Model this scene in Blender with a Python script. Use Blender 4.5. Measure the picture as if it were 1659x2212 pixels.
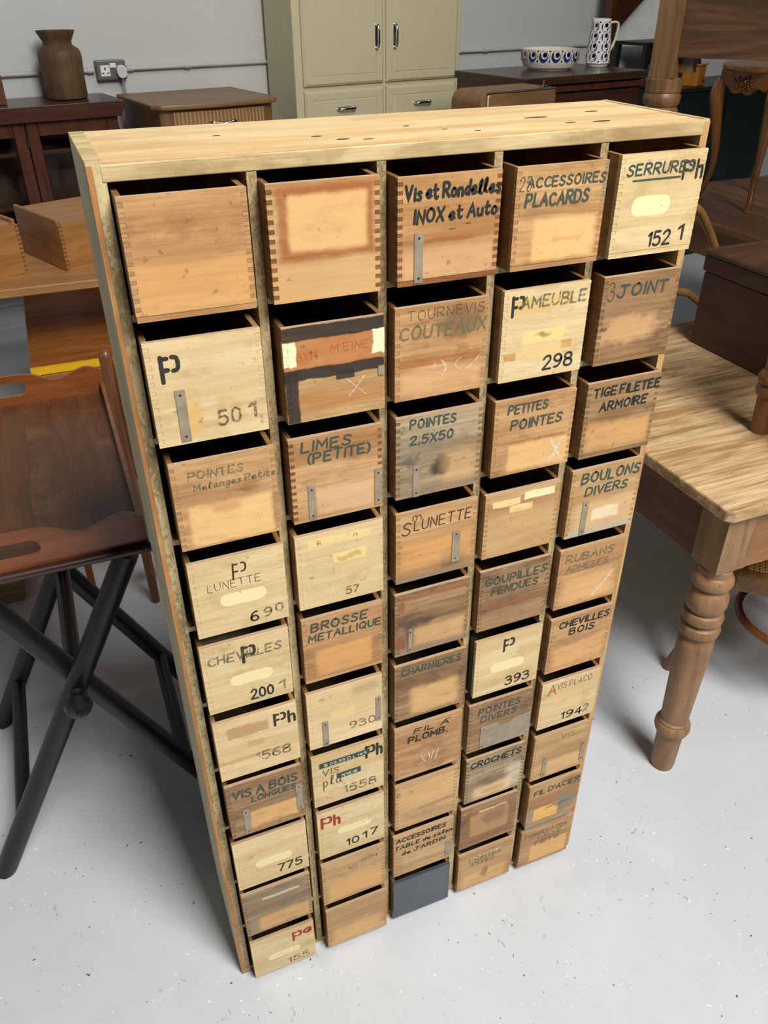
import bpy, math, random
from mathutils import Vector, Matrix
PI = math.pi
for o in list(bpy.data.objects): bpy.data.objects.remove(o)
SC = bpy.context.scene; COL = SC.collection
def lin(h):
    f = lambda v: v/12.92 if v <= .04045 else ((v+.055)/1.055)**2.4
    return tuple(f(int(h[i:i+2], 16)/255) for i in (0, 2, 4)) + (1,)

# ------------------------------------------------------------------ camera
cam_d = bpy.data.cameras.new('camera'); cam = bpy.data.objects.new('camera', cam_d); COL.objects.link(cam)
rt, up, fw = (.9258018, -.3779748, -.0051188), (.2111171, .5057773, .8364322), (.3135613, .7754511, -.5480464)
cam.matrix_world = Matrix(((rt[0], up[0], -fw[0], -.0452), (rt[1], up[1], -fw[1], -.8496), (rt[2], up[2], -fw[2], 1.5836), (0, 0, 0, 1)))
cam_d.sensor_fit = 'VERTICAL'; cam_d.sensor_height = 36; cam_d.lens = 36*1738.3/2212
cam_d.clip_start = .05; SC.camera = cam
# ------------------------------------------------------------------ world, skylight, added fill lights, exposure
w = bpy.data.worlds.new('world'); SC.world = w; w.use_nodes = True
w.node_tree.nodes['Background'].inputs[0].default_value = (.93, .97, 1, 1)
w.node_tree.nodes['Background'].inputs[1].default_value = .018
def area(name, loc, target, sx, sy, power, col=(1, .98, .95)):
    d = bpy.data.lights.new(name, 'AREA'); d.shape = 'RECTANGLE'; d.size = sx; d.size_y = sy; d.energy = power; d.color = col
    o = bpy.data.objects.new(name, d); COL.objects.link(o); o.location = loc
    o.rotation_euler = (Vector(target)-Vector(loc)).to_track_quat('-Z', 'Y').to_euler(); return o
area('roof_skylight', (1.12, -2.4, 4.3), (.75, .1, .35), 1.5, 2.2, 318)
area('back_fill', (1.9, 1.6, 4.1), (1.2, 4.3, 1.3), 3.2, 1.2, 15).data.spread = 1.9  # added fill, brightens the back wall and the furniture along it
SC.view_settings.view_transform = 'Standard'; SC.view_settings.look = 'None'; SC.view_settings.gamma = 1
SC.view_settings.use_curve_mapping = False; SC.view_settings.exposure = 0.0

area('side_fill', (-4.2, .2, 1.5), (0, .2, .8), 1.4, 1.4, 13, (.96, .98, 1))  # added fill from the left, lifts the bank's side board

# ------------------------------------------------------------------ materials
class G:
    def __init__(s, name):
        s.m = bpy.data.materials.new(name); s.m.use_nodes = True; s.nt = s.m.node_tree; s.b = s.nt.nodes['Principled BSDF']
    def N(s, t, ins=None, **pr):
        n = s.nt.nodes.new('ShaderNode'+t)
        for k, v in pr.items(): setattr(n, k, v)
        for k, v in (ins or {}).items(): s.put(n.inputs[k], v)
        return n
    def put(s, sock, v):
        if isinstance(v, bpy.types.NodeSocket): s.nt.links.new(v, sock)
        else: sock.default_value = v
    def math(s, op, a, b=0.0, c=None):
        n = s.N('Math', {0: a, 1: b}, operation=op)
        if c is not None: s.put(n.inputs[2], c)
        return n.outputs[0]
    def mix(s, f, a, b, mode='MIX'):
        return s.N('Mix', {0: f, 6: a, 7: b}, data_type='RGBA', blend_type=mode).outputs[2]
    def mr(s, v, a, b, c=0.0, d=1.0):
        return s.N('MapRange', {0: v, 1: a, 2: b, 3: c, 4: d}, interpolation_type='SMOOTHSTEP').outputs[0]
    def noise(s, vec, scale, detail=3, rough=.55, dist=0.0):
        return s.N('TexNoise', {'Vector': vec, 'Scale': scale, 'Detail': detail, 'Roughness': rough, 'Distortion': dist}).outputs[0]
    def mapv(s, vec, sc=(1, 1, 1), loc=(0, 0, 0)):
        return s.N('Mapping', {0: vec, 1: loc, 3: sc}).outputs[0]
    def obj(s): return s.N('TexCoord').outputs['Object']
    def out(s, **k):
        for n, v in k.items(): s.put(s.b.inputs[{'base': 'Base Color', 'rough': 'Roughness', 'metal': 'Metallic', 'norm': 'Normal', 'coat': 'Coat Weight', 'alpha': 'Alpha', 'spec': 'Specular IOR Level', 'trans': 'Transmission Weight', 'ior': 'IOR'}[n]], v)
        return s.m
    def bump(s, h, st=.2, d=.002): s.out(norm=s.N('Bump', {'Height': h, 'Strength': st, 'Distance': d}).outputs[0])
def plain(name, h, rough=.5, metal=0.0, coat=0.0, var=.12, sc=12):
    g = G(name); n = g.noise(g.obj(), sc, 4)
    g.bump(n, .08, .002)
    return g.out(base=g.mix(g.mr(n, .3, .7), lin(h), tuple(c*(1-var) for c in lin(h)[:3])+(1,)), rough=rough, metal=metal, coat=coat)
_wc = {}
def wood(name, light, dark, axis='X', sc=1.0, con=.7, rough=.5, dirt=None, dirtamt=0.0, ds=7, coat=0.0, seed=0, fine=.18, patches=(), wh=None, pores=0.0, fig=.8):
    """procedural timber, grain along one object axis; patches = marks of their own shape on the face (u, v in 0..1 of wh)"""
    g = G(name); co = g.mapv(g.obj(), loc=(seed*1.37 % 7, seed*2.11 % 5, seed*.73 % 9))
    k = {'X': (1, 9, 9), 'Y': (9, 1, 9), 'Z': (9, 9, 1)}[axis]; f = {'X': (6, 160, 160), 'Y': (160, 6, 160), 'Z': (160, 160, 6)}[axis]
    n1 = g.noise(g.mapv(co, tuple(v*sc for v in k)), 2.6, 7, .62, fig)
    n2 = g.noise(g.mapv(co, tuple(v*sc for v in f)), 1.5, 3, .6)
    n3 = g.noise(g.mapv(co, (.6, 1, 1)), ds*sc, 6, .7)
    col = g.mix(g.math('MULTIPLY', g.mr(n1, .34, .66), con), lin(light), lin(dark))
    col = g.mix(g.math('MULTIPLY', g.mr(n2, .35, .7), fine), col, tuple(c*.42 for c in lin(dark)[:3])+(1,))
    if dirt: col = g.mix(g.math('MULTIPLY', g.mr(n3, .5, .72), dirtamt), col, lin(dirt))
    if patches:
        wd = g.noise(g.mapv(co, (1, 1, 1), (3.1, 4.2, .7)), 55, 4); wr = g.math('SUBTRACT', wd, .5)
        br = g.noise(g.mapv(co, (22, 60, 60)), 1.0, 5, .65)
        xyz = g.N('SeparateXYZ', {0: g.obj()})
        u0 = g.math('DIVIDE', xyz.outputs[0], wh[0]); v0 = g.math('DIVIDE', xyz.outputs[2], wh[1])
        for p in patches:
            if p[0] == 'r':
                _, a, b, c, d, h, st, so = p[:8]; j = p[8] if len(p) > 8 else .05
                u = g.math('MULTIPLY_ADD', wr, j, u0); v = g.math('MULTIPLY_ADD', wr, j, v0)
                m = g.math('MULTIPLY', g.math('MULTIPLY', g.mr(u, a-so, a+so), g.mr(u, b-so, b+so, 1, 0)), g.math('MULTIPLY', g.mr(v, c-so, c+so), g.mr(v, d-so, d+so, 1, 0)))
                m = g.math('MULTIPLY', m, g.mr(br, .25, .55, .94 if st > .9 else .55, 1.0))
            elif p[0] == 'e':                                       # soft round stain
                _, a, b, ru, rv, h, st = p
                u = g.math('DIVIDE', g.math('SUBTRACT', g.math('MULTIPLY_ADD', wr, .25, u0), a), ru); v = g.math('DIVIDE', g.math('SUBTRACT', g.math('MULTIPLY_ADD', wr, .25, v0), b), rv)
                m = g.mr(g.math('ADD', g.math('MULTIPLY', u, u), g.math('MULTIPLY', v, v)), .15, 1.0, 1, 0)
            else:                                                   # 'pill' ghost of a label holder
                _, a, b, ln, hh, h, st = p
                r = hh*wh[1]/2; hl = ln*wh[0]/2-r
                dx = g.math('MAXIMUM', g.math('SUBTRACT', g.math('ABSOLUTE', g.math('MULTIPLY', g.math('SUBTRACT', u0, a), wh[0])), hl), 0.0)
                dy = g.math('MULTIPLY', g.math('SUBTRACT', v0, b), wh[1])
                d2 = g.math('SQRT', g.math('ADD', g.math('MULTIPLY', dx, dx), g.math('MULTIPLY', dy, dy)))
                m = g.mr(g.math('MULTIPLY_ADD', wr, .004, d2), r-.0008, r+.0006, 1, 0)
            pale = 1.16 if p[0] == 'r' and int(h[2:4], 16) > 0x8e else 1.0
            col = g.mix(g.math('MULTIPLY', m, min(1, st*(1.2 if pale > 1 else 1))), col, tuple(min(.9, q*pale) for q in lin(h)[:3])+(1,))
    if pores:
        pn = g.noise(g.mapv(co, (90, 90, 90)), 1, 2); col = g.mix(g.math('MULTIPLY', g.mr(pn, .68, .74), pores), col, (.03, .018, .01, 1))
    g.bump(g.math('ADD', n1, g.math('MULTIPLY', n2, .5)), .16, .0015)
    return g.out(base=col, rough=rough, coat=coat)
def ink(name, h, wear, rough=.7):
    g = G(name); n = g.noise(g.mapv(g.obj(), (1, 1, 1.6)), 260, 4, .7); n2 = g.noise(g.obj(), 45, 2)
    a = g.mr(g.math('ADD', g.math('MULTIPLY', n, .7), g.math('MULTIPLY', n2, .3)), wear-.1, wear+.1)
    return g.out(base=lin(h), rough=rough, alpha=a)

# ------------------------------------------------------------------ mesh builder
class MB:
    def __init__(s): s.v = []; s.f = []; s.m = []
    def face(s, pts, m=0):
        i = len(s.v); s.v += [tuple(p) for p in pts]; s.f.append(list(range(i, i+len(pts)))); s.m.append(m); return s
    def grid(s, rows, m=0, closed=True, caps=True):
        i = len(s.v); n = len(rows[0])
        for r in rows: s.v += [tuple(p) for p in r]
        for a in range(len(rows)-1):
            for b in range(n if closed else n-1):
                c = (b+1) % n; s.f.append([i+a*n+b, i+a*n+c, i+(a+1)*n+c, i+(a+1)*n+b]); s.m.append(m)
        if caps and closed:
            s.f.append([i+b for b in reversed(range(n))]); s.m.append(m)
            s.f.append([i+(len(rows)-1)*n+b for b in range(n)]); s.m.append(m)
        return s
    def box(s, x0, x1, y0, y1, z0, z1, m=0):
        return s.grid([[(x0, y0, z0), (x1, y0, z0), (x1, y1, z0), (x0, y1, z0)], [(x0, y0, z1), (x1, y0, z1), (x1, y1, z1), (x0, y1, z1)]], m)
    def prism(s, pts, a, b, ax='Y', m=0, skip=()):
        """outline (2-D, counter-clockwise) pushed from a to b along an axis"""
        P = {'Y': lambda p, t: (p[0], t, p[1]), 'Z': lambda p, t: (p[0], p[1], t), 'X': lambda p, t: (t, p[0], p[1])}[ax]
        i = len(s.v); n = len(pts); s.v += [P(p, a) for p in pts]+[P(p, b) for p in pts]
        s.f.append([i+k for k in range(n)]); s.f.append([i+n+k for k in reversed(range(n))]); s.m += [m, m]
        for k in range(n):
            if k in skip: continue
            j = (k+1) % n; s.f.append([i+k, i+n+k, i+n+j, i+j]); s.m.append(m)
        return s
    def lathe(s, prof, c=(0, 0), n=28, m=0):
        return s.grid([[(c[0]+r*math.cos(2*PI*k/n), c[1]+r*math.sin(2*PI*k/n), z) for k in range(n)] for r, z in prof], m)
    def tube(s, pts, r, n=12, m=0, flat=1.0):
        pts = [Vector(p) for p in pts]; rows = []; u = None
        for i, p in enumerate(pts):
            t = (pts[min(i+1, len(pts)-1)]-pts[max(i-1, 0)]).normalized()
            if u is None: u = t.orthogonal().normalized() if abs(t.z) > .95 else t.cross(Vector((0, 0, 1))).normalized()
            u = (u-t*u.dot(t)).normalized(); v = t.cross(u); rr = r[i] if isinstance(r, (list, tuple)) else r
            rows.append([p+u*rr*math.cos(2*PI*k/n)+v*rr*flat*math.sin(2*PI*k/n) for k in range(n)])
        return s.grid(rows, m)
    def add(s, o, M=None):
        i = len(s.v); s.v += [tuple(M@Vector(p)) if M else p for p in o.v]; s.f += [[i+k for k in f] for f in o.f]; s.m += o.m; return s
    def build(s, name, mats, parent=None, loc=(0, 0, 0), rz=0.0, smooth=False, bev=0.0, rot=None):
        me = bpy.data.meshes.new(name); me.from_pydata(s.v, [], s.f); me.update()
        for m in (mats if isinstance(mats, (list, tuple)) else [mats]): me.materials.append(m)
        for p, k in zip(me.polygons, s.m): p.material_index = k; p.use_smooth = smooth
        import bmesh
        bm = bmesh.new(); bm.from_mesh(me); bmesh.ops.recalc_face_normals(bm, faces=bm.faces); bm.to_mesh(me); bm.free()
        if smooth: me.set_sharp_from_angle(angle=math.radians(38))
        o = bpy.data.objects.new(name, me); COL.objects.link(o); o.parent = parent; o.location = loc; o.rotation_euler = rot or (0, 0, rz)
        if bev:
            b = o.modifiers.new('bevel', 'BEVEL'); b.width = bev; b.segments = 2; b.limit_method = 'ANGLE'; b.angle_limit = math.radians(40)
        return o
def tag(o, label, cat, group=None):
    o['label'] = label; o['category'] = cat
    if group: o['group'] = group
    return o
def thing(name, label, cat, loc=(0, 0, 0), rz=0.0):
    o = bpy.data.objects.new(name, None); COL.objects.link(o); o.location = loc; o.rotation_euler = (0, 0, rz); o.empty_display_size = .05
    return tag(o, label, cat)
def struct(o): o['kind'] = 'structure'; return o
def lab(o, l): o['label'] = l; return o
def chaikin(p, n=2, closed=False):
    for _ in range(n):
        q = [] if closed else [p[0]]
        for i in range(len(p) if closed else len(p)-1):
            a, b = p[i], p[(i+1) % len(p)]
            q += [tuple(a[k]*.75+b[k]*.25 for k in range(len(a))), tuple(a[k]*.25+b[k]*.75 for k in range(len(a)))]
        if not closed: q.append(p[-1])
        p = q
    return p
def spline(P, n=8):
    out = []
    for i in range(len(P)-1):
        a, b, c, d = [Vector(P[min(max(k, 0), len(P)-1)]) for k in (i-1, i, i+1, i+2)]
        for j in range(n):
            t = j/n; out.append(.5*((2*b)+(c-a)*t+(2*a-5*b+4*c-d)*t*t+(3*b-a-3*c+d)*t**3))
    return out+[Vector(P[-1])]

# wall frame: the back wall and the furniture along it stand ten degrees round from the drawer bank
WA = math.radians(10); WO = Vector((-.045, -.85, 0)); WU = Vector((math.cos(WA), math.sin(WA), 0)); WN = Vector((-math.sin(WA), math.cos(WA), 0))
def wf(u, d, z=0.0): return WO+WU*u+WN*d+Vector((0, 0, z))

# ------------------------------------------------------------------ the setting
def floor_mat():
    g = G('painted_concrete'); co = g.obj()
    big = g.noise(co, 1.3, 5, .6); mid = g.noise(co, 9, 6, .65, .4); fine = g.noise(co, 120, 3)
    col = g.mix(g.mr(big, .35, .65), lin('cfd2d6'), lin('c4c8cc')); col = g.mix(g.math('MULTIPLY', g.mr(mid, .5, .75), .35), col, lin('b9bcc0'))
    where = g.mr(g.noise(g.mapv(co, loc=(7.3, 2.2, 0)), 2.1, 3), .5, .62)
    scr = g.noise(g.mapv(co, (1, .6, 1)), 60, 4, .6, 1.2)
    col = g.mix(g.math('MULTIPLY', g.math('MULTIPLY', g.mr(scr, .66, .7), where), .8), col, lin('8b8c8c'))
    w2 = g.mr(g.noise(g.mapv(co, loc=(1.3, 9.2, 0)), 3.3, 2), .42, .5)
    ch = g.noise(g.mapv(co, loc=(4, 4, 0)), 75, 2); col = g.mix(g.math('MULTIPLY', g.mr(ch, .715, .73), w2), col, lin('5b5a58'))
    wc = g.noise(g.mapv(co, loc=(14, 4, 0)), 95, 2); col = g.mix(g.math('MULTIPLY', g.mr(wc, .70, .72), w2), col, lin('f2f2ef'))
    g.bump(g.math('ADD', g.math('MULTIPLY', mid, .6), g.math('MULTIPLY', fine, .3)), .12, .004)
    return g.out(base=col, rough=g.mr(mid, .3, .7, .38, .55))
def wall_mat():
    g = G('painted_wall'); n = g.noise(g.obj(), 2, 4); f = g.noise(g.obj(), 40, 5); g.bump(f, .25, .006)
    return g.out(base=g.mix(n, lin('c9c9c6'), lin('bfbfbb')), rough=.55)
M_floor, M_wall = floor_mat(), wall_mat()
struct(MB().box(-4, 8, -3.5, 8, -.1, 0).build('floor', M_floor))
MB_w = MB().box(-5, 8, 4.8, 4.95, 0, 4.4)
struct(MB_w.build('wall_back', M_wall, loc=WO, rz=WA))
struct(MB().box(-5, 8, 4.785, 4.799, 0.001, .1).build('baseboard_back', plain('skirting_paint', 'a6a7a6', .5), loc=WO, rz=WA))

# ------------------------------------------------------------------ the bank of fifty drawers
W, H, D = .73, 1.445, .214
XD = [.0167, .1567, .298, .4396, .5806, .7193]
ROWZ = [1.2984, 1.1541, 1.0119, .8704, .7272, .5864, .4442, .2956, .1588, .013]
HT = .0055
FIT = {
 (1,1):(.0191,.1241,.1211,.0296),(1,2):(.0194,.1250,.1216,.0279),(1,3):(.0241,.1235,.1189,.0293),(1,4):(.0254,.1223,.1192,.0290),(1,5):(.0225,.1220,.1236,.0267),(1,6):(.0227,.1227,.1207,.0286),(1,7):(.0239,.1210,.1232,.0275),(1,8):(.0206,.1240,.1244,.0220),(1,9):(.0206,.1218,.1223,.0257),(1,10):(.0220,.1197,.1138,.0230),
 (2,1):(.1625,.1220,.1208,.0281),(2,2):(.1674,.1216,.1162,.0278),(2,3):(.1657,.1205,.1194,.0251),(2,4):(.1642,.1221,.1201,.0251),(2,5):(.1654,.1205,.1194,.0207),(2,6):(.1630,.1210,.1192,.0226),(2,7):(.1632,.1229,.1187,.0217),(2,8):(.1656,.1215,.1246,.0191),(2,9):(.1657,.1210,.1194,.0218),(2,10):(.1678,.1220,.1204,.0219),
 (3,1):(.3054,.1252,.1159,.0265),(3,2):(.3050,.1227,.1174,.0211),(3,3):(.3062,.1226,.1190,.0219),(3,4):(.3066,.1233,.1172,.0225),(3,5):(.3069,.1219,.1185,.0190),(3,6):(.3060,.1236,.1195,.0208),(3,7):(.3055,.1226,.1235,.0230),(3,8):(.3097,.1212,.1206,.0160),(3,9):(.3057,.1223,.1201,.0190),(3,10):(.3073,.1212,.1160,.0159),
 (4,1):(.4502,.1214,.1154,.0249),(4,2):(.4485,.1233,.1193,.0208),(4,3):(.4485,.1247,.1145,.0198),(4,4):(.4463,.1229,.1106,.0168),(4,5):(.4473,.1223,.1177,.0165),(4,6):(.4467,.1218,.1228,.0217),(4,7):(.4454,.1242,.1156,.0173),(4,8):(.4508,.1220,.1195,.0131),(4,9):(.4462,.1216,.1213,.0152),(4,10):(.4495,.1225,.1186,.0137),
 (5,1):(.5875,.1240,.1190,.0264),(5,2):(.5918,.1189,.1191,.0215),(5,3):(.5898,.1213,.1163,.0224),(5,4):(.5874,.1233,.1192,.0189),(5,5):(.5874,.1225,.1179,.0172),(5,6):(.5865,.1215,.1201,.0198),(5,7):(.5880,.1200,.1147,.0190),(5,8):(.5912,.1172,.1213,.0157),(5,9):(.5904,.1172,.1266,.0224),(5,10):(.5926,.1211,.1177,.0139)}
bank = thing('drawer_cabinet', 'tall worn pale wooden bank of fifty small open-topped drawers on the grey floor', 'cabinet')
def frame_mat(name, axis, seed, stain):
    g = G(name); co = g.mapv(g.obj(), loc=(seed, seed*.7, seed*1.3))
    k = {'X': (3, 30, 30), 'Z': (30, 30, 3)}[axis]
    n1 = g.noise(g.mapv(co, k), 1.6, 6, .65); n2 = g.noise(co, 9, 4, .6); n3 = g.noise(g.mapv(co, (1, 1, .55)), 260, 4, .7)
    col = g.mix(g.mr(n1, .35, .65), lin('cfbc8c'), lin('b59c70'))
    col = g.mix(g.math('MULTIPLY', g.mr(g.math('MULTIPLY_ADD', n3, .55, g.math('MULTIPLY', n2, .6)), .5, .68), stain), col, lin('6d5b36'))
    g.bump(n3, .25, .001); return g.out(base=col, rough=.6)
M_frame = frame_mat('yellowed_frame', 'Z', 1, .8); M_shelf = frame_mat('yellowed_shelf', 'X', 4, .6)
M_rail = wood('rail_wood', 'd6c090', 'a58a5a', 'X', 2.2, .9, .6, '8a7040', .55, seed=3)
M_top = wood('top_wood', 'e6cb98', 'cda268', 'X', 1.1, .85, .55, 'b08a56', .4, seed=9, pores=.0)
M_side = wood('side_wood', 'd6c8a2', 'b3a37c', 'Z', 1.3, .8, .65, '6f6a52', .4, seed=5)
M_edge = wood('bare_edge', 'c08850', '96622f', 'Z', 2, .7, .65, 'd0b878', .3, seed=8)
M_back = wood('back_board', '6b5132', '4d3821', 'Z', 1, .6, .8, seed=2)
ti, to = XD[0], W-XD[5]
def side(x0, x1, bare0, bare1, nm):
    mb = MB().box(x0, x1, .0015, D, 0, H, 0)
    a, b = (x0+bare0, x1-bare1); mb.box(a, b, 0, .0015, 0, H-.002, 1)
    if bare0: mb.box(x0, a, .0004, .0015, 0, H-.002, 2)
    mb.box(x0+.0004, x1-.0004, .002, D-.001, H, H+.0006, 3)
    return lab(mb.build(nm, [M_side, M_frame, M_edge, M_rail], bank), 'worn side board of the bank')
side(0, ti, .0055, 0, 'side_panel'); M_frame, M_keep = wood('bare_right_edge', 'd3aa74', 'ad7e4a', 'Z', 2, .8, .6, '96703e', .4, seed=17), M_frame
side(XD[5], W, 0, 0, 'side_panel'); M_frame = M_keep
MB().prism([(.0125, H-.0168), (D, H-.0168), (D, H), (.0005, H), (.0005, H-.001), (.0125, H-.001)], ti, XD[5], 'X').build('top_panel', M_top, bank)
random.seed(4); M_knot = plain('dark_knots', '3a2a1c', .7)
for (kx, ky, kr, kl) in [(.25, .07, .003, .006), (.27, .04, .003, .007), (.295, .03, .002, .006), (.37, .10, .002, .004), (.40, .06, .002, .004), (.43, .035, .002, .004), (.545, .10, .004, .015), (.60, .04, .004, .012), (.56, .045, .002, .007), (.64, .12, .003, .009), (.15, .12, .002, .004)]:
    kb = MB().face([(kx+kl*math.cos(t*PI/6)*(1+.2*random.random()), ky+kr*math.sin(t*PI/6), H+.0003) for t in range(12)])
    lab(kb.build('knot', M_knot, bank), 'dark knot in the top board')
MB().box(ti-.004, XD[5]+.003, -.0008, .012, H-.0172, H-.0012).build('top_rail', M_rail, bank, bev=.0012)
MB().box(ti, XD[5], D-.008, D-.0005, 0.005, H-.018).build('back_panel', M_back, bank)
MB().box(ti, XD[5], .004, D-.009, .001, .011).build('bottom_board', M_shelf, bank)
for i in range(1, 5):
    x = XD[i]
    o = MB().box(x-HT, x+HT, 0, D-.009, .0115, H-.0175).build('divider', M_frame, bank, bev=.0006)
for r in range(9):
    z = ROWZ[r]
    for c in range(5):
        a = XD[c]+(HT if c else 0); b = XD[c+1]-(HT if c < 4 else 0)
        MB().box(a+.0002, b-.0002, .0004+.0006*((c*7+r*3) % 3), D-.01, z-.0085, z-.0004).build('shelf', M_shelf, bank, bev=.0006)
    MB().box(XD[0]-.0045, XD[0]+.0001, -.0004, .006, z-.0105, z+.0005).build('shelf_end', M_shelf, bank, bev=.0005)

# --- stroke lettering (marker pen, pencil, stencil)
GL = {}
for ln in """A 0,0 .35,1 .7,0|.14,.38 .56,.38
B 0,0 0,1|~0,1 .5,1 .58,.78 .4,.56 0,.54|~0,.54 .5,.52 .66,.28 .48,.02 0,0
C ~.62,.85 .4,1 .12,.88 0,.5 .12,.12 .4,0 .65,.15
D 0,0 0,1|~0,1 .45,.98 .68,.7 .68,.3 .45,.02 0,0
E 0,0 0,1|0,1 .55,1|0,.52 .45,.52|0,0 .58,0
F 0,0 0,1|0,1 .55,1|0,.52 .42,.52
G ~.62,.85 .38,1 .1,.85 0,.5 .1,.12 .38,0 .62,.12 .62,.42|.38,.42 .66,.42
H 0,0 0,1|.6,0 .6,1|0,.5 .6,.5
I .06,0 .06,1
J ~.5,1 .5,.3 .4,.0 .15,.0 0,.2|.2,1 .8,1
K 0,0 0,1|.55,1 0,.42|.15,.52 .6,0
L 0,1 0,0 .5,0
M 0,0 .06,1 .38,.3 .7,1 .76,0
N 0,0 0,1 .6,0 .6,1
O ~.35,1 .08,.88 0,.5 .1,.12 .35,0 .6,.12 .7,.5 .6,.88 .35,1
P 0,0 0,1|~0,1 .5,1 .64,.76 .5,.5 0,.46
Q ~.35,1 .08,.88 0,.5 .1,.12 .35,0 .6,.12 .7,.5 .6,.88 .35,1|.42,.25 .74,-.1
R 0,0 0,1|~0,1 .5,1 .62,.76 .5,.52 0,.48|.22,.48 .64,0
S ~.58,.85 .35,1 .08,.88 .08,.62 .45,.45 .6,.24 .42,.0 .15,0 0,.15
T .32,0 .32,1|0,1 .65,1
U ~0,1 0,.3 .1,.02 .32,0 .54,.05 .6,.3 .6,1
V 0,1 .32,0 .64,1
X 0,0 .6,1|0,1 .6,0
Z 0,1 .55,1 0,0 .6,0
0 ~.28,1 .06,.88 0,.5 .06,.12 .28,0 .5,.12 .56,.5 .5,.88 .28,1
1 .0,.75 .2,1 .2,0
2 ~.02,.78 .18,1 .5,1 .58,.7 .32,.38 0,.02|0,0 .6,0
3 ~.02,.88 .25,1.02 .54,.9 .52,.6 .2,.54|~.2,.54 .58,.5 .62,.2 .4,0 .15,-.02 0,.14
4 .42,0 .42,1 0,.3 .6,.3
5 .55,1 .1,1 .06,.56|~.06,.56 .3,.66 .58,.52 .6,.2 .4,0 .15,0 0,.12
6 ~.52,.96 .25,.95 .02,.6 .0,.15 .28,-.02 .56,.1 .58,.38 .35,.56 .1,.5 .02,.3
7 0,1 .58,1 .15,0
8 ~.3,.54 .05,.62 .05,.92 .3,1.02 .55,.92 .55,.62 .3,.54|~.3,.54 .0,.45 .0,.08 .3,-.02 .6,.08 .6,.45 .3,.54
9 ~.06,.04 .33,.05 .56,.4 .58,.85 .3,1.02 .02,.9 .0,.62 .23,.44 .48,.5 .56,.7
a ~.45,.5 .2,.6 0,.3 .15,.0 .4,.12 .46,.5|~.46,.55 .44,.12 .6,.02
d ~.45,.5 .2,.6 0,.3 .15,.0 .4,.12 .46,.5|.48,1 .46,.0
e ~0,.28 .45,.3 .4,.58 .12,.54 0,.25 .18,-.02 .5,.12
i .06,0 .06,.55|.06,.74 .07,.8
l ~0,.12 .3,.75 .22,1.02 .06,.8 .08,.1 .32,.02
m 0,0 0,.55|~0,.4 .18,.6 .3,.45 .3,0|~.3,.4 .5,.6 .62,.45 .64,0
n 0,0 0,.55|~0,.4 .22,.6 .42,.46 .44,0
o ~.22,.57 .0,.42 .03,.08 .22,-.02 .45,.1 .45,.45 .22,.57
r 0,0 0,.55|~0,.35 .15,.58 .38,.5
s ~.38,.5 .15,.6 .03,.42 .38,.22 .3,-.02 .0,.05
t ~.12,.95 .12,.1 .3,-.02 .42,.1|0,.62 .4,.62
u ~0,.55 .0,.08 .2,-.03 .42,.18|.44,.55 .44,0
g ~.45,.5 .2,.6 0,.3 .15,.0 .4,.12 .46,.5|~.46,.55 .46,-.25 .2,-.42 .02,-.28
p .02,.55 .02,-.4|~.02,.45 .25,.6 .46,.35 .3,.02 .02,.1
h 0,0 0,1|~0,.4 .2,.6 .44,.48 .45,0
^ .02,1.1 .3,1.2
' .06,1.05 .02,.8
. .03,.0 .06,.03
, .08,.08 .0,-.15
( ~.2,1.05 .0,.7 .0,.3 .2,-.05
) ~0,1.05 .2,.7 .2,.3 0,-.05
- 0,.45 .35,.45
/ 0,0 .4,1
_ 0,-.15 .9,-.15
* .0,0 .05,.05
@P .04,0 .04,1|.04,.93 .36,.93|.04,.47 .36,.47|~.64,.97 .88,.95 .94,.7 .88,.45 .64,.42
@h .06,0 .06,.98|~.24,.6 .45,.66 .54,.5 .54,.0
@d ~.5,.97 .78,.95 .84,.7 .78,.45 .5,.42|~.3,.9 .08,.8 .04,.55 .3,.46|.45,.5 .74,.9""".split('\n'):
    k, d = ln.split(' ', 1)
    GL[k] = [([tuple(float(v) for v in q.split(',')) for q in st.lstrip('~').split()], st[0] == '~') for st in d.split('|')]
def ribbon(mb, P, w, y, rnd):
    n = len(P); L = []; R = []
    for i in range(n):
        a, b = P[max(i-1, 0)], P[min(i+1, n-1)]; dx, dz = b[0]-a[0], b[1]-a[1]; l = math.hypot(dx, dz) or 1
        nx, nz = -dz/l, dx/l; ww = w/2*(1+rnd.uniform(-.12, .12))
        if 0 < i < n-1:
            c, e = P[i-1], P[i+1]; d1 = (P[i][0]-c[0], P[i][1]-c[1]); d2 = (e[0]-P[i][0], e[1]-P[i][1])
            l1 = math.hypot(*d1) or 1; l2 = math.hypot(*d2) or 1; cs = max(-1, min(1, (d1[0]*d2[0]+d1[1]*d2[1])/l1/l2))
            ww /= max(.6, math.sqrt((1+cs)/2))
        L.append((P[i][0]+nx*ww, P[i][1]+nz*ww)); R.append((P[i][0]-nx*ww, P[i][1]-nz*ww))
    for i in range(n-1):
        mb.face([(L[i][0], y, L[i][1]), (R[i][0], y, R[i][1]), (R[i+1][0], y, R[i+1][1]), (L[i+1][0], y, L[i+1][1])])
    for e, s in ((0, -1), (n-1, 1)):
        a = P[e]; o = P[1] if e == 0 else P[n-2]; an = math.atan2(a[1]-o[1], a[0]-o[0])
        mb.face([(a[0]+w/2*math.cos(an+(k-4)*PI/8), y, a[1]+w/2*math.sin(an+(k-4)*PI/8)) for k in range(9)])
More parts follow.
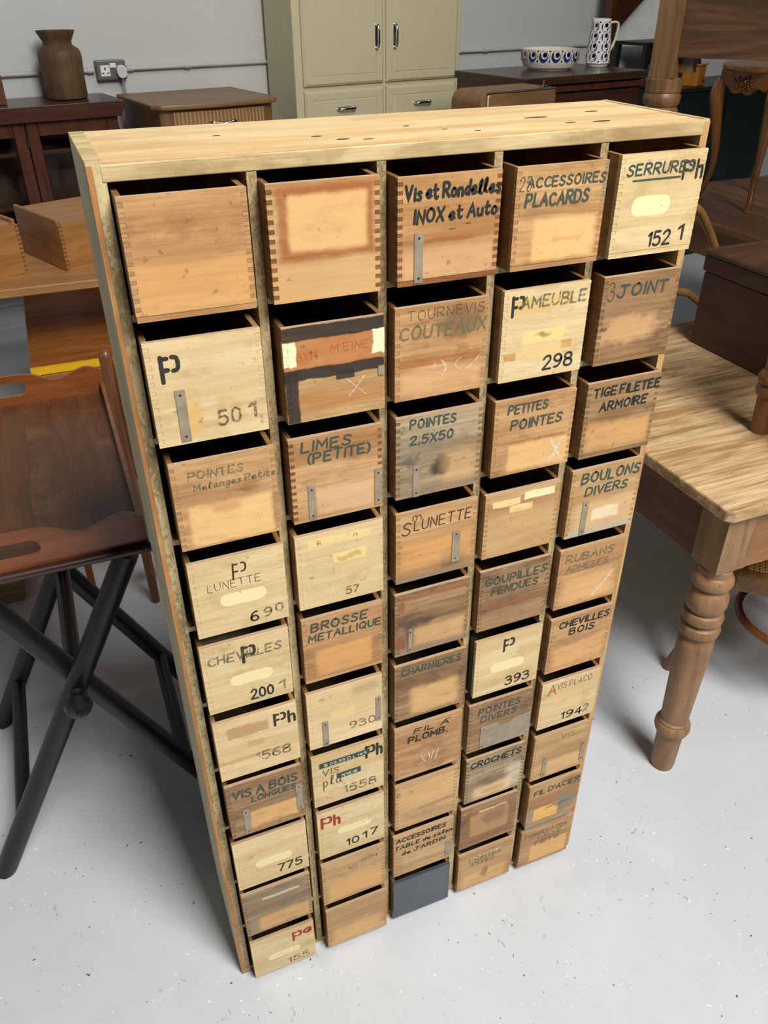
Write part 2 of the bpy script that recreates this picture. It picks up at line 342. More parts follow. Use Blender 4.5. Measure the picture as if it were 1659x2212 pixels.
def lettering(mb, s, u0, u1, v, hv, wd, rnd, y0, tilt=0.0, sl=.0):
    toks = []
    i = 0
    while i < len(s):
        if s[i] == '@': toks.append(s[i:i+2]); i += 2
        else: toks.append(s[i]); i += 1
    ws = [(.32 if t == ' ' else max(p[0] for st, _ in GL[t] for p in st)+.26) for t in toks]
    tot = sum(ws)-.26; sx = (u1-u0)/tot; x = u0; yy = y0
    for t, ww in zip(toks, ws):
        if t != ' ':
            jr = rnd.uniform(-.05, .05); jb = rnd.uniform(-.05, .05)*hv
            if t[0] == '@' or t.isdigit(): jr *= .3; jb *= .3
            for st, sm in GL[t]:
                P = st
                if sm: P = [tuple(q) for q in chaikin(P, 3)]
                else: P = [tuple(q) for a, b in zip(P, P[1:]) for q in (a, ((a[0]+b[0])/2, (a[1]+b[1])/2))]+[P[-1]]
                P = [(x+(p[0]+jr*p[1]+sl*p[1])*sx, v+jb+p[1]*hv+tilt*(x-u0)) for p in P]
                ribbon(mb, P, wd, yy, rnd); yy -= .00001
        x += ww*sx
M_ink = {'m': ink('black_marker', '20221f', .18), 'g': ink('grey_green_marker', '3f4a40', .36), 'f': ink('faded_marker', '6e6c52', .46),
         'p': ink('pencil_line', '54432f', .42), 'k': ink('black_stencil_paint', '2b2922', .36), 'K': ink('worn_stencil_paint', '5f5639', .5), 'r': ink('red_stencil_paint', '9c2f1c', .3),
         'b': ink('brown_marker', '4a2618', .3), 'w': ink('white_chalk', 'efe6d2', .52), 'o': ink('orange_crayon', 'b4672a', .42), 's': ink('embossed_white', 'e8e8e0', .2)}
PEN = {'m': .225, 'g': .21, 'f': .19, 'p': .07, 'k': .17, 'K': .17, 'r': .18, 'b': .10, 'w': .11, 'o': .13, 's': .12}
INKN = {'m': ('handwriting', 'black marker handwriting'), 'g': ('handwriting', 'grey green marker handwriting'), 'f': ('handwriting', 'faded marker handwriting'), 'p': ('pencil_note', 'thin pencil lettering'),
        'k': ('stencilled_mark', 'black stencilled mark'), 'K': ('stencilled_mark', 'worn faint stencilled number'), 'r': ('stencilled_mark', 'red stencilled letters'), 'b': ('handwriting', 'dark brown handwriting'),
        'w': ('chalk_mark', 'white chalk scribble'), 'o': ('crayon_mark', 'orange crayon mark'), 's': ('tape_lettering', 'white embossed lettering')}
KIND = {'Y': ('e2ca9a', 'cdb07c', 'b29562', .35), 'T': ('cfa470', '9f7040', '85592f', .45), 'B': ('b08c60', '7a5632', '573c25', .6), 'L': ('cda874', 'ad8250', '987346', .35), 'G': ('b7a17e', '85704f', '5a4c38', .6), 'P': ('e8cfa0', 'd4b784', 'bfa270', .3), 'S': ('48525a', '3d464e', '394048', .2)}
PILL = 'eddca6'; PALE = 'dcb478'; RUST = '9a5420'; DK = '7d5632'
DR = {  # kind, lettering, patches, metal strips, words for the label
 (1,1): ('T', [], [('r', .02, 1, .0, .48, 'd09c5c', .5, .06), ('r', 0, 1, .5, 1, 'ab7446', .35, .1)], [], 'plain tan, unmarked, scratched'),
 (1,2): ('Y', [('k', '@P', .12, .27, .63, .23), ('K', '5', .55, .63, .13, .14), ('K', '0', .67, .75, .14, .14), ('K', '1', .84, .89, .16, .15)], [('r', .28, .41, .08, .40, 'c8a05c', .7, .012)], [(.20, .29, .03, .54)], 'yellow, stencilled P and 501'),
 (1,3): ('T', [('f', 'POINTES', .16, .68, .80, .09), ('f', 'Melanges Petits', .2, .98, .67, .08, .02)], [('r', .12, .93, .03, .50, 'e0b878', .65, .03), ('r', .35, .62, .38, .5, 'b98450', .6, .04)], [], 'tan, faded two-line writing'),
 (1,4): ('Y', [('b', '@P', .44, .58, .70, .20), ('p', 'LUNETTE', .17, .73, .60, .10, .005), ('k', '6', .58, .66, .07, .13), ('K', '9', .73, .81, .09, .12), ('K', '0', .86, .94, .12, .11)], [('pill', .53, .44, .50, .17, PILL, .95)], [], 'yellow, LUNETTE and 690'),
 (1,5): ('Y', [('f', 'CHEVILLES', .07, .90, .72, .12), ('k', '@P', .46, .60, .66, .22), ('k', '200', .50, .76, .07, .14), ('K', '1', .84, .90, .10, .13)], [('pill', .53, .42, .50, .16, PILL, .95)], [], 'pale yellow, stencilled P and 2001'),
 (1,6): ('P', [('k', '@P@h', .72, .97, .70, .19), ('K', '1568', .46, .88, .18, .14)], [('r', .15, .65, .68, .86, '9e6c3c', .55, .02, .12), ('r', .36, .58, .46, .57, 'b98d4e', .5, .015), ('r', 0, .9, .27, .33, 'b4803f', .5, .02)], [], 'yellow, stencilled Ph and 1568'),
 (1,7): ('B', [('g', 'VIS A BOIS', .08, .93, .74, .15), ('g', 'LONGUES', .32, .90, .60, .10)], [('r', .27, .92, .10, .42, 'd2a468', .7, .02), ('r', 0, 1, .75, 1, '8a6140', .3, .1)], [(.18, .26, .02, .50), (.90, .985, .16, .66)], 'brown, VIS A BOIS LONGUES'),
 (1,8): ('P', [('k', '775', .57, .90, .13, .15)], [('pill', .52, .44, .52, .16, PILL, .95)], [], 'pale yellow, stencilled 775'),
 (1,9): ('G', [], [('r', .28, .84, .76, .81, 'd8d2c2', .8, .008, .04), ('r', .2, .96, .04, .36, 'd09a60', .6, .04), ('r', 0, 1, .4, .9, '7f6242', .4, .1)], [], 'grey-brown, thin white tape remnant'),
 (1,10): ('Y', [('r', '@P@d', .66, .95, .66, .22), ('K', '155', .55, .88, .07, .14)], [('pill', .50, .42, .52, .17, PILL, .9)], [], 'yellow, red stencilled Pd, lowest at left end'),
 (2,1): ('L', [], [('r', .08, .94, .36, .97, RUST, .8, .03, .09), ('r', .17, .88, .43, .90, 'cda26a', .9, .03), ('r', 0, 1, 0, .34, 'c39a64', .6, .02), ('r', 0, 1, .92, 1, 'a4612c', .5, .03)], [], 'tan, orange-stained border round a pale square'),
 (2,2): ('L', [('o', '3X14', .13, .33, .66, .08), ('o', 'M.EINE', .46, .84, .70, .08)], [('r', 0, 1, .56, .88, 'b5692e', .7, .02), ('r', 0, 1, .86, 1, '2c241d', .97, .01), ('r', 0, 1, .45, .57, '2c241d', .97, .01), ('r', .5, .69, .40, .5, '2c241d', .97, .01, .01), ('r', 0, .13, 0, .55, '2c241d', .96, .01), ('r', -.1, .12, .60, .85, 'ead8ae', 1, .006, .12), ('r', .87, 1.1, .62, .87, 'ead8ae', 1, .006, .12), ('r', .14, 1, .12, .3, 'b06a2c', .45, .05)], [], 'black-painted edges, two torn cream papers'),
 (2,3): ('T', [('g', 'LIMES', .13, .65, .84, .12), ('g', '(PETITE)', .19, .86, .70, .12)], [('r', .27, .9, .06, .36, 'c8a680', .6, .03)], [(.17, .25, .02, .44), (.91, .99, .04, .48)], 'tan, LIMES (PETITE)'),
 (2,4): ('Y', [('K', 'R', .25, .30, .84, .06), ('K', 'O', .66, .70, .84, .06), ('K', '57', .55, .70, .08, .10)], [('r', .42, .80, .56, .69, 'e2c47c', .7, .008), ('r', .14, .86, .83, .93, 'dfc27e', .5, .008), ('r', .45, .75, .59, .64, '8d7340', .5, .02, .2)], [], 'yellow, two faint old tape marks'),
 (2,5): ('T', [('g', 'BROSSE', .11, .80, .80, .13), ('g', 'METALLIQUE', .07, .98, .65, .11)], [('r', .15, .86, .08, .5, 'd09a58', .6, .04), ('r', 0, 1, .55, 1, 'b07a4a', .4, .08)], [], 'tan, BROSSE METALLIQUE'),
 (2,6): ('P', [('K', '930', .55, .9, .18, .12), ('p', 'R T', .17, .34, .83, .05)], [('r', .3, .62, .42, .6, 'd9bd7e', .5, .02), ('r', .6, .95, .78, .95, '9c8054', .5, .08)], [(.18, .26, 0, .46), (.91, .985, .18, .62)], 'pale yellow, two metal strips'),
 (2,7): ('Y', [('k', '@P@h', .75, .97, .70, .22), ('K', '1558', .43, .88, .12, .14), ('f', 'VIS', .14, .36, .60, .12), ('p', 'pla', .14, .40, .38, .2)], [('r', .14, .9, .55, .75, 'c0a46a', .4, .05)], [], 'yellow, two dark green embossed tapes, 1558'),
 (2,8): ('Y', [('r', '@P@h', .06, .32, .68, .21), ('k', '10', .42, .60, .12, .14), ('k', '1', .67, .72, .15, .14), ('k', '7', .79, .89, .17, .14), ('w', 'X', .46, .62, .70, .2)], [('pill', .55, .50, .52, .14, PILL, .95)], [], 'yellow, red Ph and black 1017'),
 (2,9): ('L', [('p', '04204', .62, .88, .78, .08), ('p', '105', .42, .55, .68, .08)], [('r', .1, .95, .06, .5, 'cf9c5c', .6, .05)], [], 'tan, faint pencil scribbles'),
 (2,10): ('L', [], [('r', .1, .9, .08, .45, 'd0a468', .6, .08), ('r', 0, 1, .6, 1, 'a67c50', .45, .1)], [], 'plain tan, dark jointed edges, lowest in its column'),
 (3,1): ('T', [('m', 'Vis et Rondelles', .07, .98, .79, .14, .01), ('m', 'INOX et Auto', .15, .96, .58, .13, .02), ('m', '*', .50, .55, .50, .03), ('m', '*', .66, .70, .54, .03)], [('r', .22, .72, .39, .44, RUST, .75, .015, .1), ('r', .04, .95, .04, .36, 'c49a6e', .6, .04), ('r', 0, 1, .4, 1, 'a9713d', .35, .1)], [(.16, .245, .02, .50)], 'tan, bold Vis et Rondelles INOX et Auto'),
 (3,2): ('T', [('p', 'TOURNEVIS', .13, .95, .86, .10), ('f', 'COUTEAUX', .05, .97, .66, .14), ('w', '/)', .35, .55, .22, .16), ('w', '(/', .66, .92, .26, .12)], [('r', .04, .92, .36, .44, 'a45a22', .6, .012, .03), ('e', .70, .80, .3, .22, '6e5134', .75), ('r', .05, .95, .05, .3, 'd0a476', .5, .08)], [], 'tan, TOURNEVIS above faded COUTEAUX'),
 (3,3): ('G', [('g', 'POINTES', .16, .68, .85, .11), ('g', '2,5X50', .16, .65, .66, .11), ('p', '2.', .06, .12, .82, .08)], [('e', .16, .46, .14, .07, '31281f', .95), ('e', .53, .34, .16, .16, '2e261e', .95), ('e', .3, .6, .5, .3, '8f8068', .5), ('r', 0, 1, 0, .12, '6e5d48', .5, .05), ('r', .55, .95, .1, .5, 'c89b64', .5, .12)], [(.2, .275, .0, .40)], 'grey stained, POINTES 2,5 x 50'),
 (3,4): ('T', [('b', 'S', .07, .17, .70, .17), ('b', 'm', .20, .30, .88, .11), ('b', 'LUNETTE', .22, .92, .74, .14, .005)], [('e', .72, .22, .22, .2, '6a5a48', .8), ('r', .05, .95, .2, .6, 'd39a56', .5, .1), ('r', 0, 1, 0, .07, '857764', .8, .01)], [(.70, .80, .14, .60)], 'orange-tan, Sm LUNETTE'),
 (3,5): ('B', [('p', '6', .08, .11, .85, .06)], [('r', .05, .95, .88, .93, '97552a', .6, .02, .08), ('r', .04, .13, .7, .85, '8f4a24', .6, .02), ('e', .30, .50, .34, .06, '4d4030', .8), ('e', .08, .2, .12, .16, '8a4522', .8), ('r', 0, 1, 0, .1, '8a7f70', .6, .03), ('r', .25, .95, .1, .42, 'caa06a', .6, .06)], [(.18, .225, .03, .42)], 'worn brown, dark curved stain, unlettered'),
 (3,6): ('B', [('g', 'CHARNIERES', .09, .92, .82, .11)], [('r', .22, .90, .06, .55, 'd0a66c', .65, .06), ('e', .55, .62, .14, .12, '5f4630', .5)], [], 'brown, CHARNIERES'),
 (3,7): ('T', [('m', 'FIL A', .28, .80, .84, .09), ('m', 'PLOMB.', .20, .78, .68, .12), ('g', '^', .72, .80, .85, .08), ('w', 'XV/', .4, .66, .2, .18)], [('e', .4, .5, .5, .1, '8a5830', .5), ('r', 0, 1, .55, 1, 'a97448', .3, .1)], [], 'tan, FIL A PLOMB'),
 (3,8): ('L', [('p', 'O', .03, .08, .74, .10), ('p', 'O', .24, .28, .74, .07)], [('r', .38, .98, .34, .38, 'a05c26', .6, .02, .12), ('r', 0, 1, .5, .9, 'd9ae70', .4, .1)], [], 'light tan, small ringed knots, no lettering'),
 (3,9): ('L', [('m', 'ACCESSOIRES', .05, .86, .84, .10, .01), ('m', 'TABLE de salon', .02, .98, .67, .09, .02), ('m', 'de JARDIN', .14, .86, .50, .09, .03)], [('r', .05, .16, 0, .5, 'a27842', .4, .03)], [(.88, .99, .05, .46)], 'tan, ACCESSOIRES TABLE de salon de JARDIN'),
 (3,10): ('S', [], [], [], 'glossy slate grey painted'),
 (4,1): ('T', [('p', '25', .04, .16, .78, .13), ('g', 'ACCESSOIRES', .12, .97, .80, .10), ('g', 'PLACARDS', .11, .80, .62, .13)], [('r', .22, .92, .08, .50, 'dcb074', .65, .04), ('r', .45, .8, .27, .3, 'a8662e', .4, .03, .1), ('r', .95, 1.05, .6, 1, '5e7f68', .7, .01), ('r', .05, .9, .1, .14, 'd5a868', .4, .02)], [], 'tan, ACCESSOIRES PLACARDS'),
 (4,2): ('Y', [('k', '@P', .10, .23, .73, .20), ('f', 'AMEUBLE', .2, .95, .79, .13), ('k', '298', .53, .88, .08, .15)], [('r', .25, .75, .40, .54, 'dcc078', .7, .01), ('r', .04, .19, .24, .32, 'b98136', .8, .008), ('r', .72, .86, .30, .39, 'b98136', .8, .008), ('r', .24, .74, .22, .36, 'd0b070', .5, .008), ('r', .1, .8, .74, .9, 'c59c4e', .45, .02), ('e', .48, .47, .12, .04, '7d6638', .7)], [], 'yellow, amber tape patches, 298'),
 (4,3): ('T', [('g', 'PETITES', .16, .64, .81, .12), ('g', 'POINTES', .21, .84, .60, .13), ('w', 'X', .74, .90, .05, .32)], [('r', .2, .98, .05, .40, 'd8ae72', .65, .03), ('r', .05, .9, .42, .46, 'a05a28', .5, .02, .08)], [], 'tan, PETITES POINTES and chalk cross'),
 (4,4): ('L', [], [('r', .10, .46, .78, .88, 'e0be84', .85, .008), ('r', .52, .93, .82, .94, 'e8d0a0', .85, .008), ('r', .33, .64, .66, .77, 'e0be84', .85, .008), ('r', 0, 1, 0, .7, 'bf9a66', .4, .1)], [], 'tan, three pale paper tapes'),
 (4,5): ('B', [('g', 'GOUPILLES', .08, .95, .75, .13), ('g', 'FENDUES', .18, .84, .58, .12)], [('r', .12, .85, .35, .40, '9c5526', .7, .012, .03), ('r', 0, 1, 0, .3, 'b58c62', .5, .05)], [], 'brown, GOUPILLES FENDUES'),
 (4,6): ('Y', [('k', '@P', .42, .57, .72, .20), ('k', '393', .50, .87, .07, .15)], [('pill', .50, .45, .52, .17, PILL, .95)], [], 'yellow with black sides, P and 393'),
 (4,7): ('B', [('g', 'POINTES', .15, .80, .77, .13), ('g', 'DIVERS', .19, .75, .60, .12)], [], [], 'brown, POINTES DIVERS above a metal plate'),
 (4,8): ('G', [('m', 'CROCHETS', .07, .92, .80, .13), ('p', '_', .02, .95, .79, .1)], [('r', .15, .8, .03, .3, 'd8b884', .6, .06), ('r', .7, 1, .1, .6, 'd2c2a4', .5, .1), ('e', .5, .4, .35, .12, '6f5a3c', .6), ('r', .3, .7, .12, .2, 'c08a4a', .6, .04)], [], 'worn pale, CROCHETS underlined'),
 (4,9): ('B', [], [('r', .08, .94, .10, .90, '8d4f26', .6, .02, .05), ('r', .17, .86, .24, .78, 'b08656', .95, .03), ('r', .3, .8, .8, .84, 'e0c8a0', .6, .02, .1), ('e', .6, .6, .3, .2, '6a4c30', .5)], [], 'brown, rusty outline of a lost label'),
 (4,10): ('L', [('f', 'POINTES', .20, .78, .74, .11), ('f', '45X60', .22, .65, .60, .10)], [('r', .2, .8, .80, .86, 'd8c09a', .6, .02), ('r', .1, .9, .05, .4, 'd0a468', .6, .08), ('e', .5, .3, .06, .2, '6a5030', .6)], [], 'tan, faded POINTES, lowest in its column'),
 (5,1): ('Y', [('g', 'SERRURES', .08, .86, .80, .11), ('g', '_', .17, .72, .76, .1), ('k', '@P@h', .74, .97, .73, .17), ('k', '152', .46, .72, .09, .14), ('k', '1', .82, .87, .12, .15)], [('pill', .42, .50, .46, .20, PILL, .95)], [], 'yellow, SERRURES and 1521'),
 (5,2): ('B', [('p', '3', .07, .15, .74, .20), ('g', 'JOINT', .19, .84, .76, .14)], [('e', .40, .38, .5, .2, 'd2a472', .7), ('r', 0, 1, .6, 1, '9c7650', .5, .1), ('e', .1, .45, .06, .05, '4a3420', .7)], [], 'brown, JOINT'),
 (5,3): ('B', [('m', 'TIGE FILETEE', .09, .99, .81, .12), ('m', 'ARMOIRE', .20, .84, .62, .12)], [('r', .05, .95, .08, .46, 'cf9c60', .6, .08), ('e', .45, .55, .4, .12, '7c5430', .5)], [], 'brown, TIGE FILETEE ARMOIRE'),
 (5,4): ('L', [('g', 'BOULONS', .14, .97, .79, .15), ('g', 'DIVERS', .22, .82, .60, .13)], [('r', .37, .76, .20, .38, 'e8dcc4', .8, .02, .06), ('r', 0, 1, 0, .1, 'a8a294', .7, .02), ('r', .1, 1, .1, .5, 'cfae7c', .5, .08)], [(.21, .29, .02, .52)], 'tan, BOULONS DIVERS'),
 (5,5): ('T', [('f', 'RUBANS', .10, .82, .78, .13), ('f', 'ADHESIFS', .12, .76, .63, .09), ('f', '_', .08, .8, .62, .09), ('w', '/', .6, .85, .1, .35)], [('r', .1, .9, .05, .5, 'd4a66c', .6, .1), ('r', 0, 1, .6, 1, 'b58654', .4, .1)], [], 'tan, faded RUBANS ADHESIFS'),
 (5,6): ('T', [('m', 'CHEVILLES', .14, .94, .81, .12), ('m', 'BOIS', .32, .72, .65, .12)], [('r', .1, .92, .06, .46, 'd0a064', .6, .08), ('e', .4, .55, .5, .12, '8a5f36', .5)], [], 'tan, CHEVILLES BOIS'),
 (5,7): ('Y', [('o', 'A', .12, .24, .74, .2), ('p', 'VIS PLACO', .26, .86, .80, .13), ('k', '194', .42, .78, .09, .15), ('K', '2', .81, .90, .11, .15)], [('r', .2, .9, .62, .78, 'cbab70', .4, .04), ('r', .25, .75, .44, .58, 'cfb074', .5, .02)], [], 'yellow, VIS PLACO and 1942'),
 (5,8): ('L', [('p', 'VIS', .5, .75, .8, .1)], [('r', .3, .95, .05, .36, 'cda470', .6, .05), ('r', .1, .9, .4, .46, 'a8703a', .4, .03)], [(.2, .275, .04, .5), (.92, .995, .12, .58)], 'tan, two metal strips, no clear lettering'),
 (5,9): ('T', [('g', 'FIL D\'ACIER', .1, .97, .76, .12, .02)], [('e', .75, .38, .3, .30, '857a68', .85), ('r', .14, .62, .10, .42, 'dca85c', .8, .02), ('r', 0, .13, 0, .42, '9a8a78', .8, .01), ('e', .6, .36, .3, .04, '5c5242', .7)], [], "tan, FIL D'ACIER"),
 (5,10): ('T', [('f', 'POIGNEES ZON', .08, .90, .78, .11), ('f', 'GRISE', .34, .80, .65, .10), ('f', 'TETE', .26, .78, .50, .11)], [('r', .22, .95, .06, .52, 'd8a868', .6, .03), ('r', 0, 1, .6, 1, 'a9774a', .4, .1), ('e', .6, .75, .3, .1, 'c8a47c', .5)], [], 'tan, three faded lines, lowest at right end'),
}
M_strip = plain('dull_zinc', 'a2937d', .45, .15, var=.25, sc=60); M_nail = plain('rusty_nail', '3a2c22', .6, .4)
M_inner = wood('drawer_inside_shaded', '5a4228', '3d2b19', 'Y', 1.5, .6, .85, seed=14)  # dark wood, browned further to stand in for deep shade inside the drawers
M_dside = {'T': wood('drawer_side_tan', '946b3e', '6e4826', 'Y', 1.6, .8, .55, seed=21), 'Y': wood('drawer_side_pale', 'a07a4a', '7a5730', 'Y', 1.6, .7, .55, seed=22), 'K': plain('drawer_side_black', '1d1c1a', .5)}
M_tape = plain('embossing_tape', '1f3a2c', .35); M_lip = wood('drawer_lip', 'c3a484', '9b7a58', 'X', 3, .6, .6, seed=31)
TS = .006
def make_drawer(c, r):
    kind, txt, pat, strips, words = DR[(c, r)]
    x0, wd, ht, p = FIT[(c, r)]; z0 = ROWZ[r-1]; ht = min(ht, .1245)
    rnd = random.Random(c*100+r); nm = 'drawer'
    la, dk, di, da = KIND[kind]
    # fingers cut into both ends of the front board
    n = 12; zb = .0065 if (c, r) in ((1, 1), (4, 1), (5, 1), (5, 2), (5, 3), (3, 1), (1, 5)) else 0.0
    hh = ht-zb; st = hh/(2*n+1); t = .0065
    L = [(0, zb)]; R = [(wd, zb)]
    for k in range(n):
        a = zb+st*(2*k+1); b = a+st
        L += [(0, a), (TS, a), (TS, b), (0, b)]; R += [(wd, a), (wd-TS, a), (wd-TS, b), (wd, b)]
    L.append((0, ht)); R.append((wd, ht))
    out = R+L[::-1]
    mb = MB().prism(out, 0, t, 'Y', 0)
    gp = .00025; pr = .0003
    for k in range(n):
        a = zb+st*(2*k+1)+gp; b = a+st-2*gp
        mb.box(0, TS-gp, pr, t, a, b, 3); mb.box(wd-TS+gp, wd, pr, t, a, b, 3)
    dep = min(.185, p+.188)
    mb.box(0, TS, t, dep, 0, ht, 1); mb.box(wd-TS, wd, t, dep, 0, ht, 1); mb.box(TS, wd-TS, dep-.008, dep, .004, ht, 2)
    if zb: mb.box(.0004, wd-.0004, .0002, dep, 0, zb-.0006, 3)
    else: mb.box(TS, wd-TS, t, dep-.008, .003, .007, 2)
    mb.box(TS+.0002, wd-TS-.0002, t+.0001, t+.0006, .008, ht-.0005, 2)
    mb.box(0.0006, wd-.0006, .0008, t-.0004, ht, ht+.0003, 4)
    if kind == 'S': fm = plain('slate_gloss_paint', '434d55', .28, var=.15); fin = fm
    else:
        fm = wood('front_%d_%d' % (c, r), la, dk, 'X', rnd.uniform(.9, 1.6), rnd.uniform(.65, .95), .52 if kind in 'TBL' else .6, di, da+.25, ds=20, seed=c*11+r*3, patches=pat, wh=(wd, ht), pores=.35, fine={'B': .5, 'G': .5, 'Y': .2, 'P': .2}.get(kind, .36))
        fin = fm if kind in 'YP' or (c, r) == (2, 2) else M_fin['Y' if kind in 'YP' else ('B' if kind in 'BG' else ('R' if (c, r) in ((2, 1), (3, 1), (2, 3)) else 'T'))]
    sm = M_dside['K' if (c, r) == (4, 6) else ('Y' if kind in 'YP' and rnd.random() < .6 else 'T')]
    d = mb.build('drawer', [fm, sm, M_inner, fin, fm if kind == 'S' else M_lip], bank, (x0, -p, z0))
    col = ['first column', 'second column', 'third column', 'fourth column', 'fifth column'][c-1]
    row = ['top', 'second', 'third', 'fourth', 'fifth', 'sixth', 'seventh', 'eighth', 'ninth', 'bottom'][r-1]
    d['label'] = '%s drawer, %s row of %s' % (words, row, col)
    y = -.00025
    for tx in txt:
        tm = MB(); k, s, u0, u1, v, hv = tx[:6]; tilt = (tx[6] if len(tx) > 6 else 0.0)
        if k in 'mgf': v += hv*.05; hv *= .9
        lettering(tm, s, u0*wd, u1*wd, v*ht, hv*ht, PEN[k]*hv*ht, rnd, y, tilt, .08 if k in 'mgfb' else 0)
        y -= .00005
        lab(tm.build(INKN[k][0], M_ink[k], d), INKN[k][1])
    for (a, b, v0, v1) in strips:
        tm = MB().box(a*wd, b*wd, -.0011, -.0001, v0*ht, v1*ht, 0)
        for vv in (v0+.05, v1-.05):
            cx, cz = (a+b)/2*wd, vv*ht
            tm.face([(cx+.0014*math.cos(q*PI/5), -.0014, cz+.0014*math.sin(q*PI/5)) for q in range(10)], 1)
        lab(tm.build('metal_strip', [M_strip, M_nail], d), 'dull grey nailed metal strip')
    if (c, r) == (4, 7):
        P = [(.20, .02), (1.0, .02), (1.0, .50), (.72, .50)]+[(.60+.12*math.cos(q*PI/10), .50-.09*math.sin(q*PI/10)) for q in range(1, 10)]+[(.48, .50), (.22, .50), (.2, .47)]
        tm = MB().prism([(q[0]*wd, q[1]*ht) for q in P], -.0012, -.0001, 'Y', 0)
        for q in ((.24, .07), (.96, .07), (.96, .44), (.25, .44)): tm.face([(q[0]*wd+.0013*math.cos(k*PI/5), -.0015, q[1]*ht+.0013*math.sin(k*PI/5)) for k in range(10)], 1)
        lab(tm.build('label_plate', [M_strip, M_nail], d), 'grey metal plate with a thumb notch')
    if (c, r) == (5, 9):
        lab(MB().box(.0, .92*wd, -.0012, -.0001, .0, .075*ht).build('metal_strip', M_strip, d), 'grey metal edging along the bottom')
    if (c, r) == (2, 7):
        for (a, b, v0, v1, s) in ((.10, .80, .775, .865, 'B 03.99 D L 145'), (.33, .67, .47, .57, 'M/VE NE')):
            tp = lab(MB().box(a*wd, b*wd, -.0008, -.0001, v0*ht, v1*ht).build('embossed_tape', M_tape, d), 'dark green embossed tape')
            tm = MB(); lettering(tm, s, (a+.07)*wd, (b-.05)*wd, (v0+.022)*ht, .048*ht, .0008, rnd, -.00105)
            lab(tm.build('tape_lettering', M_ink['s'], d), 'white embossed lettering')
    if (c, r) == (2, 2):
        tm = MB().box(.93*wd, .995*wd, -.0012, -.0001, .38*ht, .48*ht, 0); lab(tm.build('metal_strip', M_strip, d), 'small rusty metal clip')
        tm = MB(); lettering(tm, 'X', .62*wd, .8*wd, .2*ht, .2*ht, .0015, rnd, -.0004); lab(tm.build('chalk_mark', M_ink['w'], d), 'white scratched cross')
M_fin = {'Y': wood('finger_pale', 'd3bc8a', 'b89d68', 'X', 3, .7, .6, seed=41), 'T': wood('finger_tan', 'bd9162', '9c6e42', 'X', 3, .8, .6, seed=42), 'B': wood('finger_brown', '9a764e', '64482c', 'X', 3, .8, .6, seed=43), 'R': wood('finger_red', '97602f', '6a3c1c', 'X', 3, .8, .6, seed=44)}
for c in range(1, 6):
    for r in range(1, 11): make_drawer(c, r)

# ------------------------------------------------------------------ left: butler tray on black folding stand
M_mah = wood('tray_mahogany', '9a5a2c', '6c3716', 'X', 1.2, .75, .35, seed=51, coat=.15)
M_trayb = wood('tray_base', '6e4424', '4c2c14', 'Y', 1.4, .6, .45, '87603a', .25, seed=52)
M_trayf = wood('tray_flecked', '75492a', '4f2f17', 'Y', 1.8, .6, .45, 'a07a4c', .35, seed=54, fine=.4, pores=.2)
M_dkedge = wood('tray_edge', '452821', '2c1714', 'X', 2, .6, .35, seed=53, coat=.2)
tray = thing('butler_tray', 'brown wooden butler tray with handle slots and scalloped edges, on the black folding stand', 'tray', (-.228, .385, .752))
HX, TD = .232, .70
MB().box(-HX, .045, 0, TD, 0, .008, 0).box(.0453, HX, 0, TD, 0, .0082, 1).build('tray_base', [M_trayb, M_trayf], tray)
MB().tube([(-HX-.004, -.004, .002), (HX+.004, -.004, .002)], .009, 12).build('edge_moulding', M_dkedge, tray, smooth=True)
def gallery(hs):
    half = [(0, .072), (.05, .072), (.075, .069), (.10, .057), (.12, .048), (.137, .048), (.16, .057), (.19, .068), (.207, .067), (HX, .056)]
    hv = [tuple(q) for q in chaikin(half, 2)]
    out = [(-HX, .0), (HX, .0)]+hv[::-1]+[(-x, z) for x, z in hv[1:]]
    a, b, r = .055, .038, .0165
    hole = [(a*.8+r*math.cos(t), b+r*math.sin(t)) for t in [PI/2-k*PI/8 for k in range(9)]]+[(-a*.8+r*math.cos(t), b+r*math.sin(t)) for t in [-PI/2-k*PI/8 for k in range(9)]]
    return out, hole
out, hole = gallery(1)
def plate(mb, out, hole, a, b):
    # outline with a slot: bridge the slot to the outline at its top
    top = max(range(len(out)), key=lambda i: (out[i][1]-abs(out[i][0])*10))
    pts = out[:top+1]+hole+[hole[0]]+[out[top]]+out[top+1:]
    n1 = top; n2 = top+1+len(hole)
    return mb.prism(pts, a, b, 'Y', 0, skip=(n1, n2))
plate(MB(), out, hole, .001, .011).build('gallery', M_mah, tray, (0, 0, .008))
plate(MB(), out, hole, .001, .011).build('gallery', M_mah, tray, (0, TD-.012, .008))
MB().box(HX-.010, HX, .012, TD-.012, .008, .034).build('gallery_side', M_mah, tray, bev=.003)
MB().box(-HX, -HX+.010, .012, TD-.012, .008, .034).build('gallery_side', M_mah, tray, bev=.003)
M_blk = plain('black_ebonised', '1b1a19', .42, var=.3, sc=25)
stand = thing('folding_stand', 'black crossed-leg folding wooden stand under the butler tray', 'stand', (-.179, .405, 0))
for y in (0, .445):
    for s in (1, -1):
        yo = y+(.0 if s > 0 else .039)*(1 if y == 0 else -1)
        MB().tube([(-.239*s, yo, .0), (-.03*s, yo, .40), (.144*s, yo, .735)], .0215, 14).build('leg', M_blk, stand, smooth=True)
for s in (1, -1):
    yo = 0 if s > 0 else .039
    MB().tube([(-.171*s, yo, .13), (-.171*s, .445-yo, .13)], .016, 12).build('stretcher', M_blk, stand, smooth=True)
    MB().tube([(.139*s, yo, .728), (.139*s, .445-yo, .722)], .016, 12).build('top_rail', M_blk, stand, smooth=True)
MB().tube([(0, -.0, .459), (0, .445, .459)], .017, 12).build('pivot_rod', M_blk, stand, smooth=True)
